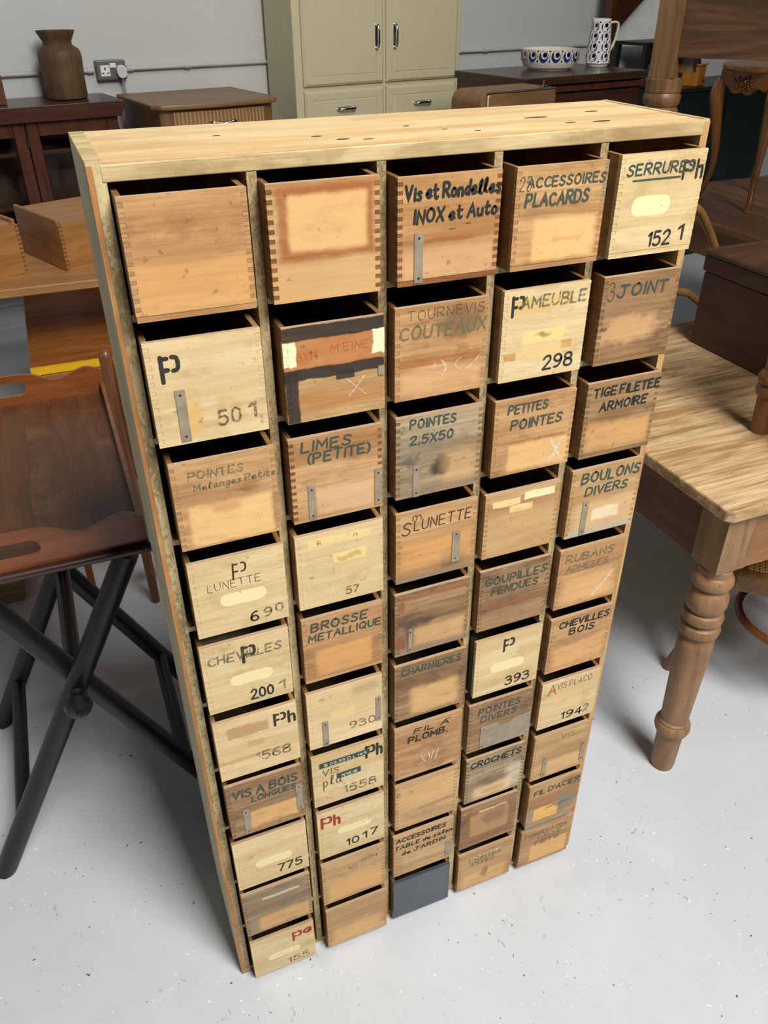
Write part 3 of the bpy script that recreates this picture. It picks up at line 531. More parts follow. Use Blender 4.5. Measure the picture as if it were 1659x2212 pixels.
kn = MB().lathe([(.002, 0), (.005, .002), (.006, .006), (.018, .012), (.022, .022), (.019, .03), (.012, .033), (.013, .038), (.016, .044), (.014, .05), (.01, .055)], n=20); kn.v = [(x*1.2, y*1.2, z*1.2) for x, y, z in kn.v]
kn.build('knob', M_blk, stand, (0, -.082, .459), smooth=True, rot=(-PI/2, 0, 0))

# oak desk board, two upturned boxes, yellow-fronted drawer unit, chair, stool, pale plinth
M_oak = wood('pale_oak', 'b58550', '94683a', 'X', 1.0, .7, .45, seed=61); M_oakb = wood('box_oak', 'ad7a42', '8a5a2b', 'X', 1.2, .7, .45, seed=62)
M_oakbY = wood('box_oak_side', 'a87640', '84552a', 'Y', 1.2, .7, .45, seed=63)
desk = thing('oak_desk', 'pale oak desk top carrying two wooden boxes, behind the butler tray', 'desk', (-.9, 2.15, 0))
MB().box(0, 1.55, 0, .75, .690, .72).build('desk_top', M_oak, desk, bev=.004)
for lx, ly in ((.03, .60), (1.47, .60)): MB().box(lx, lx+.05, ly, ly+.05, 0, .689).build('leg', M_oak, desk)
def obox(label, loc, rz, L, Dp, Hh):
    b = thing('wooden_box', label, 'box', loc, rz)
    MB().box(0, L, 0, .012, 0, Hh-.016).build('front_panel', M_oakb, b)
    dv = MB()
    k = 11
    for i in range(k): dv.prism([(.0, Hh*(.04+i*.083)), (.012, Hh*(.025+i*.083)), (.012, Hh*(.075+i*.083)), (.0, Hh*(.06+i*.083))], -.0006, .0, 'Y'); dv.prism([(L, Hh*(.04+i*.083)), (L, Hh*(.06+i*.083)), (L-.012, Hh*(.075+i*.083)), (L-.012, Hh*(.025+i*.083))], -.0006, .0, 'Y')
    dv.build('dovetails', wood('dovetails%.2f' % loc[0], '7f5226', '5d3a1a', 'Y', 2, .6, .5), b)
    for x in (0, L-.014): MB().box(x, x+.014, .0125, Dp, 0, Hh).build('side_panel', M_oakbY, b, bev=.004)
    MB().box(.015, L-.015, .013, Dp-.003, Hh-.02, Hh-.012).build('bottom_board', M_oak, b)
    MB().box(.015, L-.015, Dp-.014, Dp-.002, 0, Hh-.021).build('back_panel', M_oakb, b)
    return b
obox('tan oak box standing upside down on the desk, right of the dovetailed one', (-.008, 2.279, .7205), math.radians(22), .32, .37, .178)
obox('orange oak box with dovetailed corner, at the left end of the desk', (-.41, 2.205, .7205), math.radians(25), .30, .30, .185)
M_unit = wood('unit_wood', 'ad6e33', '80491a', 'X', .9, .75, .4, '5c3412', .2, seed=66); M_yel = plain('yellow_paint', 'f0b81c', .4, var=.05)
unit = thing('drawer_unit', 'brown wooden drawer unit with bright yellow front edging, under the oak desk', 'drawer unit', (-.205, 2.09, 0))
MB().box(0, .62, .012, .90, .0, .45).build('body', M_unit, unit, bev=.003)
MB().prism([(0, .0), (.62, .0), (.62, .451), (0, .451), (0, 0.0), (.03, .02), (.03, .425), (.59, .425), (.59, .02), (.03, .02)], -.004, .0115, 'Y', skip=(4, 9)).build('front_edging', M_yel, unit)
MB().box(.033, .587, -.002, .0115, .215, .421).build('drawer_front', M_unit, unit, bev=.004); MB().box(.033, .587, -.002, .0115, .023, .21).build('drawer_front', M_unit, unit, bev=.004)
M_red = wood('red_mahogany', '6a2c16', '431707', 'Z', 1.3, .7, .35, seed=68, coat=.2); M_post = wood('brown_post', '7c4e2c', '54321a', 'Z', 1.5, .7, .4, seed=69, coat=.2)
chair = thing('side_chair', 'dark reddish wooden chair whose round-topped post stands beside the butler tray', 'chair', (.024, 1.20, 0))
MB().tube([(0, 0, 0), (0, 0, .4), (-.002, 0, .66), (.0, 0, .80), (0, 0, .812), (0, 0, .818)], [.013, .017, .018, .017, .013, .004], 14).build('back_post', M_post, chair, smooth=True)
MB().tube([(.40, 0, 0), (.40, 0, .4), (.40, 0, .80), (.40, 0, .818)], [.013, .017, .017, .005], 14).build('back_post', M_post, chair, smooth=True)
MB().box(.019, .382, -.01, .012, .60, .79).build('back_panel', M_red, chair, bev=.006); MB().box(-.012, .412, .012, .40, .42, .45).build('seat', M_red, chair, bev=.008)
for x in (0, .4): MB().tube([(x, .36, 0), (x, .36, .42)], [.013, .017], 12).build('leg', M_red, chair, smooth=True)
MB().box(.018, .382, -.008, .008, .2, .23).build('stretcher', M_red, chair)
M_or = wood('orange_pine', '9b5a24', '753d14', 'Z', 1.4, .7, .45, seed=70)
st = thing('orange_stool', 'orange-brown stool behind the tray stand, one square leg showing', 'stool', (-.146, 1.30, 0))
for x, y in ((0, 0), (-.14, .27), (.08, .27)): MB().grid([[(x-.009, y-.009, 0), (x+.009, y-.009, 0), (x+.009, y+.009, 0), (x-.009, y+.009, 0)], [(x-.014, y-.014, .40), (x+.014, y-.014, .40), (x+.014, y+.014, .40), (x-.014, y+.014, .40)]]).build('leg', M_or, st)
MB().lathe([(.15, .4005), (.17, .405), (.17, .425), (.16, .43)], (-.022, .15), 32).build('seat', M_or, st, smooth=True)
pl = thing('pale_plinth', 'low rough pale wooden chest with a shaped foot, behind the tray stand at left', 'chest', (-.82, 1.36, 0))
M_rough = wood('rough_pale', 'a58a5c', '7d643c', 'X', 1.6, .8, .7, '5c4c30', .4, seed=72)
MB().prism([(0, .012), (.36, .012), (.38, .0), (.47, .0), (.475, .02), (.475, .26), (0, .26)], 0, .018, 'Y').build('front_panel', M_rough, pl)
MB().box(.0, .475, .0185, .36, .03, .26).build('body', M_rough, pl); MB().box(-.005, .48, -.005, .37, .2605, .28).build('lid', M_rough, pl, bev=.004)

# ------------------------------------------------------------------ right: big pine table, chest, bench, chairs
M_tabtop = wood('scrubbed_pine_top', 'e0c092', 'a67e50', 'X', .9, .95, .5, '5a3f22', .8, seed=81, pores=.7, fine=.5, fig=1.6)
M_pine = wood('old_pine', '9d7853', '6f5034', 'Z', 1.2, .75, .5, '5c3d22', .35, seed=82, pores=.4); M_pineX = wood('old_pine_apron', '9c6a3c', '6e4422', 'X', 1.0, .8, .5, seed=83); M_pineY = wood('old_pine_side', '6f4522', '4a2c14', 'Y', 1.0, .8, .5, seed=84)
M_dkside = wood('table_edge', '8f7a54', '5c4628', 'Y', 2, .8, .7, '2c2014', .6, seed=85)
tab = thing('pine_table', 'large scrubbed pine table with stained top and turned legs, right of the drawer bank', 'table', (1.005, .05, 0))
TX, TY, TZ = 1.14, .84, .77
mb = MB(); edge = []
ol = [(.012, 0), (TX-.01, 0), (TX, .01), (TX, TY-.01), (TX-.01, TY), (.01, TY), (0, TY-.01), (0, .012)]
mb.prism(ol, TZ-.026, TZ, 'Z'); mb.build('tabletop', M_tabtop, tab, bev=.004)
LEGP = [(.0, 0), (.026, 0), (.0275, .01), (.0295, .11), (.030, .118), (.037, .123), (.0405, .134), (.0395, .146), (.034, .153), (.0345, .157), (.0305, .161), (.031, .17), (.0385, .395), (.038, .408), (.033, .416), (.0335, .424), (.0415, .43), (.0435, .44), (.041, .45), (.034, .455), (.0345, .459), (.042, .465), (.0435, .475), (.040, .484), (.033, .488), (.038, .494), (.0425, .508), (.042, .526), (.037, .54), (.031, .547), (.031, .552), (.039, .556), (.043, .566), (.0405, .578), (.034, .585), (.034, .600), (.028, .606)]
def turned_leg(parent, x, y, z1, s=1.0, hb=.037, mat=None, zs=1.0, z0=0.0):
    m = MB().lathe([(r*s, z0+z*zs) for r, z in LEGP[1:]], n=28)
    t = z0+.600*zs
    m.grid([[(a*hb*.8, b*hb*.8, t) for a, b in ((-1, -1), (1, -1), (1, 1), (-1, 1))], [(a*hb, b*hb, t+.008) for a, b in ((-1, -1), (1, -1), (1, 1), (-1, 1))], [(a*hb, b*hb, z1) for a, b in ((-1, -1), (1, -1), (1, 1), (-1, 1))]])
    return m.build('leg', mat or M_pine, parent, (x, y, 0), smooth=True)
for x, y in ((.058, .053), (TX-.06, .053), (.058, TY-.053), (TX-.06, TY-.053)): turned_leg(tab, x, y, TZ-.0265, hb=.0355)
MB().box(.096, TX-.098, .022, .044, TZ-.165, TZ-.027).build('apron', M_pineX, tab); MB().box(.096, TX-.098, TY-.044, TY-.022, TZ-.165, TZ-.027).build('apron', M_pineX, tab)
MB().box(.030, .052, .09, TY-.09, TZ-.165, TZ-.027).build('apron', M_pineY, tab); MB().box(TX-.052, TX-.03, .09, TY-.09, TZ-.165, TZ-.027).build('apron', M_pineY, tab)
M_chest = wood('dark_chest', '4a301b', '2c1a0d', 'Y', 1.2, .7, .5, '1d120a', .3, seed=87); M_chestX = wood('dark_chest_front', '553820', '331f10', 'X', 1.2, .7, .5, seed=88)
ch = thing('wooden_chest', 'dark brown lidded wooden chest standing on the pine table', 'chest', (1.505, .42, .7705))
MB().box(0, .55, 0, .345, 0, .19).build('body', [M_chest], ch, bev=.003)
MB().box(-.004, .554, -.004, .349, .1925, .232).build('lid_rim', M_chest, ch, bev=.003)
MB().box(-.008, .558, -.008, .353, .2325, .248).build('lid', M_chestX, ch, bev=.006)
MB().box(.25, .28, -.007, -.0045, .15, .22).build('hasp', M_nail, ch)
bench = thing('turned_bench', 'narrow brown bench stacked on the pine table, one turned leg in view', 'bench', (1.285, .100, .7705))
for x in (0.008, .62):
    for y in (.0, .185):
        m = MB().lathe([(.020, 0), (.0225, .07), (.0225, .082), (.029, .088), (.031, .098), (.028, .106), (.024, .11), (.031, .118), (.0325, .128), (.027, .138), (.022, .142), (.0225, .16), (.026, .30), (.022, .36), (.026, .37), (.026, .42)], (x, y), 22)
        m.build('leg', wood('bench_leg%d%d' % (x*10, y*10), '80502c', '56321a', 'Z', 1.3, .7, .4, seed=90), bench, smooth=True)
MB().box(-.03, .66, -.03, .215, .4205, .445).build('seat', M_pineX, bench, bev=.004)
M_gold = wood('golden_frame', '6f4b1e', '4a2f10', 'X', 1.5, .7, .4, seed=92); M_bent = wood('bent_beech', '7a4a26', '512d14', 'X', 1.5, .7, .35, seed=93, coat=.2)
def cane_mat():
    g = G('woven_cane'); co = g.mapv(g.obj(), (1, 1, 1)); s = g.N('SeparateXYZ', {0: co})
    h = None
    for e in (s.outputs[0], s.outputs[1], g.math('ADD', s.outputs[0], s.outputs[1]), g.math('SUBTRACT', s.outputs[0], s.outputs[1])):
        m = g.math('SINE', g.math('MULTIPLY', e, 520)); h = m if h is None else g.math('MAXIMUM', h, m)
    g.bump(h, .6, .003); return g.out(base=g.mix(g.mr(h, .2, .95), lin('2e1f0c'), lin('a8803c')), rough=.5)
cc = thing('cane_chair', 'cane-seated bentwood chair pushed under the pine table beside its front leg', 'chair', (1.50, .20, 0), math.radians(45))
SQ = .186
P = [tuple(q) for q in chaikin([(-SQ, -SQ), (SQ, -SQ), (SQ, SQ), (-SQ, SQ)], 1, True)]
MB().prism([(x*.97, y*.97) for x, y in [(-SQ, -SQ), (SQ, -SQ), (SQ, SQ), (-SQ, SQ)]], .407, .457, 'Z').build('seat_frame', M_gold, cc, bev=.006)
MB().box(-SQ*.85, SQ*.85, -SQ*.85, SQ*.85, .4575, .4595).build('cane_seat', cane_mat(), cc)
for a, b, e, f in ((-.099, .16, -.032, .265), (.15, .15, .18, .19), (.15, -.15, .19, -.18), (-.13, -.13, -.13, -.16)): MB().tube([(a, b, .41), ((a+e)/2, (b+f)/2, .2), (e, f, .0)], [.021, .019, .0165], 12).build('leg', M_bent, cc, smooth=True)
MB().tube([(.135*math.cos(t*PI/14), .135*math.sin(t*PI/14), .24) for t in range(29)], .011, 10).build('hoop_stretcher', M_bent, cc, smooth=True)
bw = thing('bentwood_chair', 'hoop-backed bentwood chair standing behind the pine table', 'chair', (1.69, 1.0, 0))
M_hoop = wood('pale_bentwood', '8a6736', '644522', 'Z', 1.5, .7, .35, seed=95, coat=.3)
MB().tube(spline([(-.2, .05, .45), (-.205, .06, .75), (-.16, .07, .93), (-.07, .08, 1.02), (.03, .08, 1.035), (.10, .08, .965), (.155, .075, .87), (.19, .065, .75), (.2, .05, .45)], 6), .0125, 12).build('back_hoop', M_hoop, bw, smooth=True)
MB().tube(spline([(-.18, .065, .70), (-.09, .07, .80), (.04, .075, .785), (.10, .075, .755), (.165, .068, .70), (.19, .065, .66)], 6), .012, 12).build('inner_rail', M_hoop, bw, smooth=True)
MB().lathe([(.19, .43), (.21, .436), (.21, .452), (.19, .458)], (0, .26), 36).build('seat', M_red, bw, smooth=True)
for x, y in ((-.17, .10), (.17, .10), (-.15, .40), (.15, .40)): MB().tube([(x, y, 0), (x*.9, y*.98, .43)], [.012, .016], 12).build('leg', M_red, bw, smooth=True)

# ------------------------------------------------------------------ right rear: bed end, brown table, carved stool, green cupboard
M_bed = wood('bed_pine', '84603a', '5a3f24', 'Z', 1.1, .75, .45, seed=101); M_bedX = wood('bed_panel', '68472a', '3f2915', 'X', .7, .9, .45, seed=102, fig=2.2)
ba = math.atan2(-.86, .5)
bed = thing('bed_end', 'tall old pine bed end with turned posts and figured panel, behind the pine table', 'bed end', (1.905, 1.53, 0), ba)
for x in (0, .70):
    m = MB().lathe([(.030, 0), (.034, .2), (.04, .9), (.046, 1.02), (.050, 1.10), (.038, 1.14), (.044, 1.18), (.056, 1.22), (.058, 1.235), (.050, 1.245), (.058, 1.255), (.060, 1.275), (.054, 1.287), (.057, 1.29), (.057, 1.325), (.05, 1.33)], (x, 0), 30)
    m.box(x-.04, x+.04, -.042, .042, 1.3305, 1.85); m.lathe([(.03, 1.85), (.045, 1.87), (.04, 1.90), (.01, 1.92)], (x, 0), 20)
    m.build('post', M_bed, bed, smooth=True)
MB().box(.0405, .6595, -.030, -.006, 1.388, 1.82).build('panel', M_bedX, bed)
MB().box(.0405, .085, -.005, .03, 1.345, 1.40).build('brace', M_bed, bed)
M_bt = wood('brown_table', '7a512c', '54331a', 'Y', 1.0, .8, .45, '3c2412', .3, seed=104)
tb = thing('brown_table', 'brown wooden table under the carved stool, behind the dark chest', 'table', (2.36, 1.38, 0))
MB().box(0, 1.0, 0, .92, .772, .80).build('tabletop', M_bt, tb, bev=.004)
for x, y in ((.05, .05), (.95, .05), (.05, .87), (.95, .87)): MB().grid([[(x-.018, y-.018, 0), (x+.018, y-.018, 0), (x+.018, y+.018, 0), (x-.018, y+.018, 0)], [(x-.028, y-.028, .77), (x+.028, y-.028, .77), (x+.028, y+.028, .77), (x-.028, y+.028, .77)]]).build('leg', M_bt, tb)
MB().box(.08, .92, .03, .05, .66, .771).build('apron', M_bt, tb); MB().box(.03, .05, .08, .84, .66, .771).build('apron', M_bt, tb); MB().box(.08, .92, .87, .89, .66, .771).build('apron', M_bt, tb)
M_stool = wood('walnut_stool', '7d4d24', '55300f', 'Z', 1.3, .6, .3, seed=106, coat=.35)
cs = thing('carved_stool', 'carved stool with curved legs standing on the brown table', 'stool', (2.60, 1.76, .806))
for (x, y), (ox, oy) in (((.0, .25), (-.7, .7)), ((.02, .0), (-.7, -.7)), ((.30, .28), (.7, .7)), ((.31, .0), (.7, -.7))):
    P = spline([(x+ox*.014, y+oy*.014, .0), (x+ox*.014, y+oy*.014, .02), (x-ox*.012, y-oy*.012, .10), (x-ox*.012, y-oy*.012, .2), (x+ox*.012, y+oy*.012, .34), (x+ox*.022, y+oy*.022, .40), (x+ox*.01, y+oy*.01, .455)], 5)
    rr = [.017, .016, .014, .012, .0115, .0115, .0115, .0115, .012, .012, .0125, .013, .0135, .014, .0145, .016, .0175, .019, .021, .0225, .024, .025, .026, .027, .028, .028, .027, .026, .025, .022, .02]
    MB().tube(P, rr[:len(P)], 12).build('leg', M_stool, cs, smooth=True)
def wavy(x0, x1, a, b, ax):
    pts = []
    for k in range(25):
        t = k/24; pts.append((x0+(x1-x0)*t, .424+.012*math.cos(2*PI*t)-.007*math.cos(6*PI*t)))
    return MB().prism(pts+[(x1, .49), (x0, .49)], a, b, ax)
wavy(.018, .262, -.018, .004, 'X').build('apron', M_stool, cs); wavy(.04, .29, -.016, .004, 'Y').build('apron', M_stool, cs)
wavy(.04, .29, .262, .282, 'Y').build('apron', M_stool, cs)
cv = MB()
for k in range(30):
    a = k*2.4; r = .006+.0017*k
    cx, cz = .127+r*math.cos(a)*1.15, .448+r*.5*math.sin(a); cv.tube([(-.018, cx-.008*math.cos(a), cz-.006*math.sin(a)), (-.0215, cx, cz), (-.018, cx+.008*math.cos(a), cz+.006*math.sin(a))], [.002, .0045, .002], 8)
cv.build('carving', M_stool, cs, smooth=True)
MB().prism([tuple(q) for q in chaikin([(-.05, -.05), (.36, -.05), (.36, .33), (-.05, .33)], 3, True)], .4905, .512, 'Z').build('stool_top', M_stool, cs, bev=.006)
M_grn = plain('dark_green_paint', '101a18', .35, var=.3)
gc = thing('green_cupboard', 'very dark green cupboard carrying the coffee grinder, beyond the carved stool', 'cupboard', wf(4.42, 3.66), WA)
MB().box(0, .9, .012, .42, 0, 1.03).build('body', M_grn, gc, bev=.004); MB().box(-.015, .915, -.01, .43, 1.0305, 1.05).build('cupboard_top', M_grn, gc, bev=.006)
for x in (.02, .46): MB().box(x, x+.42, 0, .0115, .05, .99).build('door', M_grn, gc, bev=.003)
MB().lathe([(.008, 0), (.011, .01), (.006, .018)], n=12).build('knob', M_nail, gc, (.425, -.0005, .7), rot=(PI/2, 0, 0))
cg = thing('coffee_grinder', 'small orange wooden coffee grinder with steel dome lid on the green cupboard', 'coffee grinder', wf(4.61, 3.76, 1.0505), WA+.35)
M_gr = wood('grinder_wood', 'b5742c', '8a5218', 'Z', 2, .6, .35, seed=109, coat=.3); M_chr = plain('chrome', 'd0d0d0', .15, 1.0, var=.05)
MB().box(-.065, .065, -.065, .065, 0, .11).build('body', M_gr, cg, bev=.006); MB().box(-.072, .072, -.072, .072, .1105, .12).build('grinder_top', M_gr, cg, bev=.003)
MB().lathe([(.045, .1205), (.045, .13), (.038, .148), (.02, .158), (.004, .16)], n=24).build('lid', M_chr, cg, smooth=True)
MB().lathe([(.006, 0), (.009, .006), (.005, .012)], n=12).build('drawer_knob', M_nail, cg, (.03, -.066, .03), rot=(PI/2, 0, 0))

# ------------------------------------------------------------------ along the back wall
M_dk = wood('dark_mahogany', '4a2413', '2c1208', 'X', 1.1, .7, .35, seed=111, coat=.2); M_dkZ = wood('dark_mahogany_upright', '54290f', '341506', 'Z', 1.1, .7, .35, seed=112, coat=.2)
def glass_mat():
    g = G('cabinet_glass'); return g.out(base=(.9, .95, .93, 1), rough=.02, trans=1.0, ior=1.15)
bc = thing('glazed_bookcase', 'dark mahogany glazed bookcase against the wall, under the wooden pot', 'bookcase', wf(.34, 4.42), WA)
BW, BD, BH = .89, .36, 1.12
sh = MB().box(0, .02, .02, BD, .34, BH-.07).box(BW-.02, BW, .02, BD, .34, BH-.07).box(.02, BW-.02, BD-.012, BD, .34, BH-.07).box(.02, BW-.02, .02, BD-.012, .34, .40).box(.02, BW-.02, .02, BD-.012, BH-.09, BH-.07)
sh.build('carcass', M_dkZ, bc)
for x, y in ((.0, .02), (BW-.04, .02), (.0, BD-.04), (BW-.04, BD-.04)): MB().box(x, x+.04, y, y+.04, 0, .3395).build('leg', M_dkZ, bc)
for z in (.66, .90): MB().box(.0205, BW-.0205, .05, BD-.013, z, z+.018).build('shelf', M_dk, bc)
MB().prism([(-.012, BH-.069), (BW+.012, BH-.069), (BW+.018, BH-.05), (BW+.03, BH-.035), (BW+.035, BH-.018), (BW+.035, BH), (-.035, BH), (-.035, BH-.018), (-.03, BH-.035), (-.018, BH-.05)], -.03, BD, 'Y').build('cornice', M_dk, bc, bev=.003)
for i, x0 in enumerate((.004, .447)):
    x1 = x0+.439
    d = MB().box(x0, x0+.055, 0, .0195, .345, BH-.072).box(x1-.055, x1, 0, .0195, .345, BH-.072).box(x0+.055, x1-.055, 0, .0195, BH-.072-.06, BH-.072).box(x0+.055, x1-.055, 0, .0195, .345, .41).build('door', M_dkZ, bc, bev=.003)
    MB().box(x0+.053, x1-.053, .008, .011, .408, BH-.13).build('glass_pane', glass_mat(), d)
    hg = MB()
    for z in (.45, .95): hg.tube([(x0+.003 if i == 0 else x1-.003, -.004, z), (x0+.003 if i == 0 else x1-.003, -.004, z+.05)], .004, 8)
    hg.build('hinge', M_nail, d)
MB().tube([(.443, -.006, .945), (.443, -.006, .985)], .006, 8).build('latch', M_nail, bc)
wb = tag(MB().box(-.06, .0, 0, .075, 0, .125).build('wooden_caddy', [wood('caddy', '6e4020', '48260f', 'Z', 2, .6, .4)], None, wf(.745, 4.50, 1.1205), WA, bev=.004), 'small brown wooden box with metal studs, left end of the bookcase top', 'box')
for k, z in enumerate((.085, .065)): MB().lathe([(.005, 0), (.004, .003), (.001, .005)], n=10).build('stud', M_chr, wb, (-.012-.01*k, -.0005, z), rot=(PI/2, 0, 0))
M_pot = wood('pot_wood', '63492c', '46311b', 'Z', 1.6, .7, .65, '3a2816', .35, seed=115)
pot = thing('wooden_pot', 'tall rustic brown wooden pot with flared rim, on the glazed bookcase', 'pot', wf(1.05, 4.61, 1.1205), WA)
MB().lathe([(.085, 0), (.094, .004), (.097, .012), (.097, .10), (.101, .17), (.100, .195), (.092, .212), (.072, .226), (.066, .232), (.066, .245), (.072, .255), (.088, .285), (.089, .29), (.082, .29), (.06, .25), (.055, .20)], n=36).build('pot_body', M_pot, pot, smooth=True)
M_cond = plain('conduit_paint', 'bdbdba', .5); 
cd = thing('wall_conduit', 'grey painted horizontal conduit pipe along the back wall', 'pipe', wf(0, 4.785, 1.222), WA)
MB().tube([(-1.5, 0, 0), (1.245, 0, 0)], .011, 12).build('pipe', M_cond, cd, smooth=True); MB().tube([(1.415, 0, 0), (5.4, 0, 0)], .011, 12).build('pipe', M_cond, cd, smooth=True)
for x in (1.228, 1.432, 1.75, 3.8): MB().tube([(x-.017, 0, 0), (x+.017, 0, 0)], .0145, 12).build('coupling', M_cond, cd, smooth=True)
sk = thing('double_socket', 'grey metal double wall socket left of the small chest', 'socket', wf(1.33, 4.765, 1.222), WA)
MB().box(-.076, .076, -.008, .034, -.045, .045).build('back_box', plain('socket_grey', '6d6f6c', .4, .3), sk, bev=.006)
M_wht = plain('socket_white', 'e6e6e2', .35, var=.03)
fp = MB().box(-.058, -.010, -.011, -.0082, -.028, .022); fp.build('socket_insert', M_wht, sk, bev=.003)
fh = MB().box(-.038, -.031, -.0122, -.0112, .001, .013).box(-.052, -.043, -.0122, -.0112, -.016, -.010).box(-.026, -.017, -.0122, -.0112, -.016, -.010); fh.build('pin_hole', plain('pin_black', '1b1b1b', .6), sk)
MB().box(-.008, .024, -.012, -.0082, .010, .032).build('rocker_switch', M_wht, sk, bev=.002)
pg = thing('plug', 'grey white plug with its lead hanging from the double socket', 'plug', wf(1.376, 4.7555, 1.214), WA)
MB().prism([tuple(q) for q in chaikin([(-.024, -.03), (.024, -.03), (.028, .03), (-.028, .03)], 2, True)], -.026, -.001, 'Y').build('plug_body', plain('plug_plastic', 'cfcfcb', .4, var=.03), pg, bev=.003)
MB().tube(spline([(0, -.012, -.028), (.002, -.010, -.07), (.012, .0, -.16), (.025, .012, -.28), (.032, .02, -.5), (.04, .022, -.8), (.06, .02, -1.20)], 8), .0042, 10).build('lead', plain('lead_grey', '8f908d', .5), pg, smooth=True)
# small chest
M_wal = wood('pale_walnut', '8a6640', '66482a', 'X', 1.2, .6, .4, seed=121); M_walZ = wood('pale_walnut_upright', '82603c', '5f4328', 'Z', 1.2, .6, .4, seed=122)
def flute_mat():
    g = G('striped_veneer'); s = g.N('SeparateXYZ', {0: g.obj()}); m = g.math('SINE', g.math('MULTIPLY', s.outputs[0], 330)); n = g.noise(g.mapv(g.obj(), (40, 40, 3)), 2, 3)
    return g.out(base=g.mix(g.mr(g.math('ADD', m, g.math('MULTIPLY', n, 1.2)), -.6, 1.6), lin('7a5834'), lin('a8825a')), rough=.4)
sc = thing('small_chest', 'small walnut chest with bowed top and striped drawer, below the wall socket', 'chest', wf(1.335, 4.09), WA)
CW_, CD_, CH_ = .58, .58, 1.12
bow = [(CW_*t, -.0-.022*math.sin(PI*t)) for t in [k/16 for k in range(17)]]
top = [(-.035, .02)]+[(-.005, -.03)]+[(x, y-.035) for x, y in bow[1:-1]]+[(CW_+.005, -.03), (CW_+.035, .02), (CW_+.03, CD_), (-.03, CD_)]
MB().prism(top, CH_-.022, CH_, 'Z').build('chest_top', M_wal, sc, bev=.007)
MB().prism([(0, .015), (.02, 0)]+[(x, y) for x, y in bow[2:-2]]+[(CW_-.02, 0), (CW_, .015), (CW_, CD_), (0, CD_)], 0, CH_-.0225, 'Z').build('body', M_walZ, sc)
for z0 in (.06, .30, .54, .80):
    z1 = z0+(.22 if z0 < .8 else .305)
    df = MB().prism([(x*.80+CW_*.10, y*.9-.014) for x, y in bow]+[(CW_*.90, .005), (CW_*.10, .005)], z0, z1-.02, 'Z').build('drawer', flute_mat(), sc)
    MB().tube(spline([(CW_/2-.07, -.035, z1-.075), (CW_/2-.055, -.058, z1-.07), (CW_/2, -.06, z1-.078), (CW_/2+.055, -.058, z1-.07), (CW_/2+.07, -.035, z1-.075)], 5), .008, 10).build('handle', M_chr, df, smooth=True)
# green-grey larder cupboard
M_sage = plain('sage_paint', 'c6bd99', .42, var=.04)
gq = thing('sage_cupboard', 'tall sage green painted cupboard with chrome handles against the wall', 'cupboard', wf(2.213, 4.40), WA)
QW, QD, QH = 1.10, .36, 1.98
MB().box(0, QW, .018, QD, 0, QH).build('body', M_sage, gq, bev=.006)
def slab(x0, x1, z0, z1, nm):
    b, s = .012, .045
    m = MB().grid([[(x0, .0178, z0), (x1, .0178, z0), (x1, .0178, z1), (x0, .0178, z1)], [(x0, .006, z0), (x1, .006, z0), (x1, .006, z1), (x0, .006, z1)], [(x0+b, -.004, z0+b), (x1-b, -.004, z0+b), (x1-b, -.004, z1-b), (x0+b, -.004, z1-b)], [(x0+s, -.004, z0+s), (x1-s, -.004, z0+s), (x1-s, -.004, z1-s), (x0+s, -.004, z1-s)], [(x0+s+.003, -.0005, z0+s+.003), (x1-s-.003, -.0005, z0+s+.003), (x1-s-.003, -.0005, z1-s-.003), (x0+s+.003, -.0005, z1-s-.003)], [(x0+s+.008, -.0035, z0+s+.008), (x1-s-.008, -.0035, z0+s+.008), (x1-s-.008, -.0035, z1-s-.008), (x0+s+.008, -.0035, z1-s-.008)]])
    return m.build(nm, M_sage, gq)
def pull(par, x, z, vert):
    P = spline([(-.055, 0, 0), (-.052, -.016, 0), (-.03, -.026, 0), (.03, -.026, 0), (.052, -.016, 0), (.055, 0, 0)], 5)
    m = MB().tube([(x, -.004+p[1], z+p[0]) if vert else (x+p[0], -.004+p[1], z) for p in P], .0075, 10)
    m.box(x-(.009 if vert else .062), x+(.009 if vert else .062), -.0055, -.0038, z-(.062 if vert else .009), z+(.062 if vert else .009))
    m.build('handle', M_chr, par, smooth=True)
for x0, x1, hx in ((.045, .555, .505), (.575, 1.065, .625)):
    d = slab(x0, x1, 1.118, 1.94, 'door'); pull(d, hx, 1.345, True)
    d = slab(x0, x1, .90, 1.095, 'drawer'); pull(d, (x0+x1)/2, 1.0, False)
    d = slab(x0, x1, .08, .88, 'door'); pull(d, hx, .75, True)
# suitcase-like wooden case on a plain stand
M_ply = wood('case_ply', '8a6640', '6a4a2a', 'X', 1.2, .6, .5, seed=131); M_lea = plain('case_leathercloth', '5d4128', .55); M_pip = plain('case_piping', 'd9d2c2', .5)
sd = tag(MB().box(0, .46, 0, .24, .84, .87).box(.02, .06, .02, .06, 0, .84).box(.40, .44, .02, .06, 0, .84).box(.02, .06, .18, .22, 0, .84).box(.40, .44, .18, .22, 0, .84).build('plant_stand', M_dkZ, None, wf(2.42, 3.05), WA), 'plain dark stand beneath the rounded plywood case', 'stand')
sb = thing('wooden_case', 'tan rounded plywood carrying case with white piping, between the sage cupboard and dark chest', 'case', wf(2.42, 3.05, .8705), WA)
SW, SD, SHh = .43, .225, .322
arc = [(.05-.05*math.sin(t), SHh-.05+.05*math.cos(t)) for t in [k*PI/16 for k in range(9)]]
prof = [(0, 0), (SW, 0), (SW, SHh-.012), (SW-.012, SHh)]+arc
MB().prism(prof, .014, SD, 'Y').build('case_body', M_ply, sb, bev=.002)
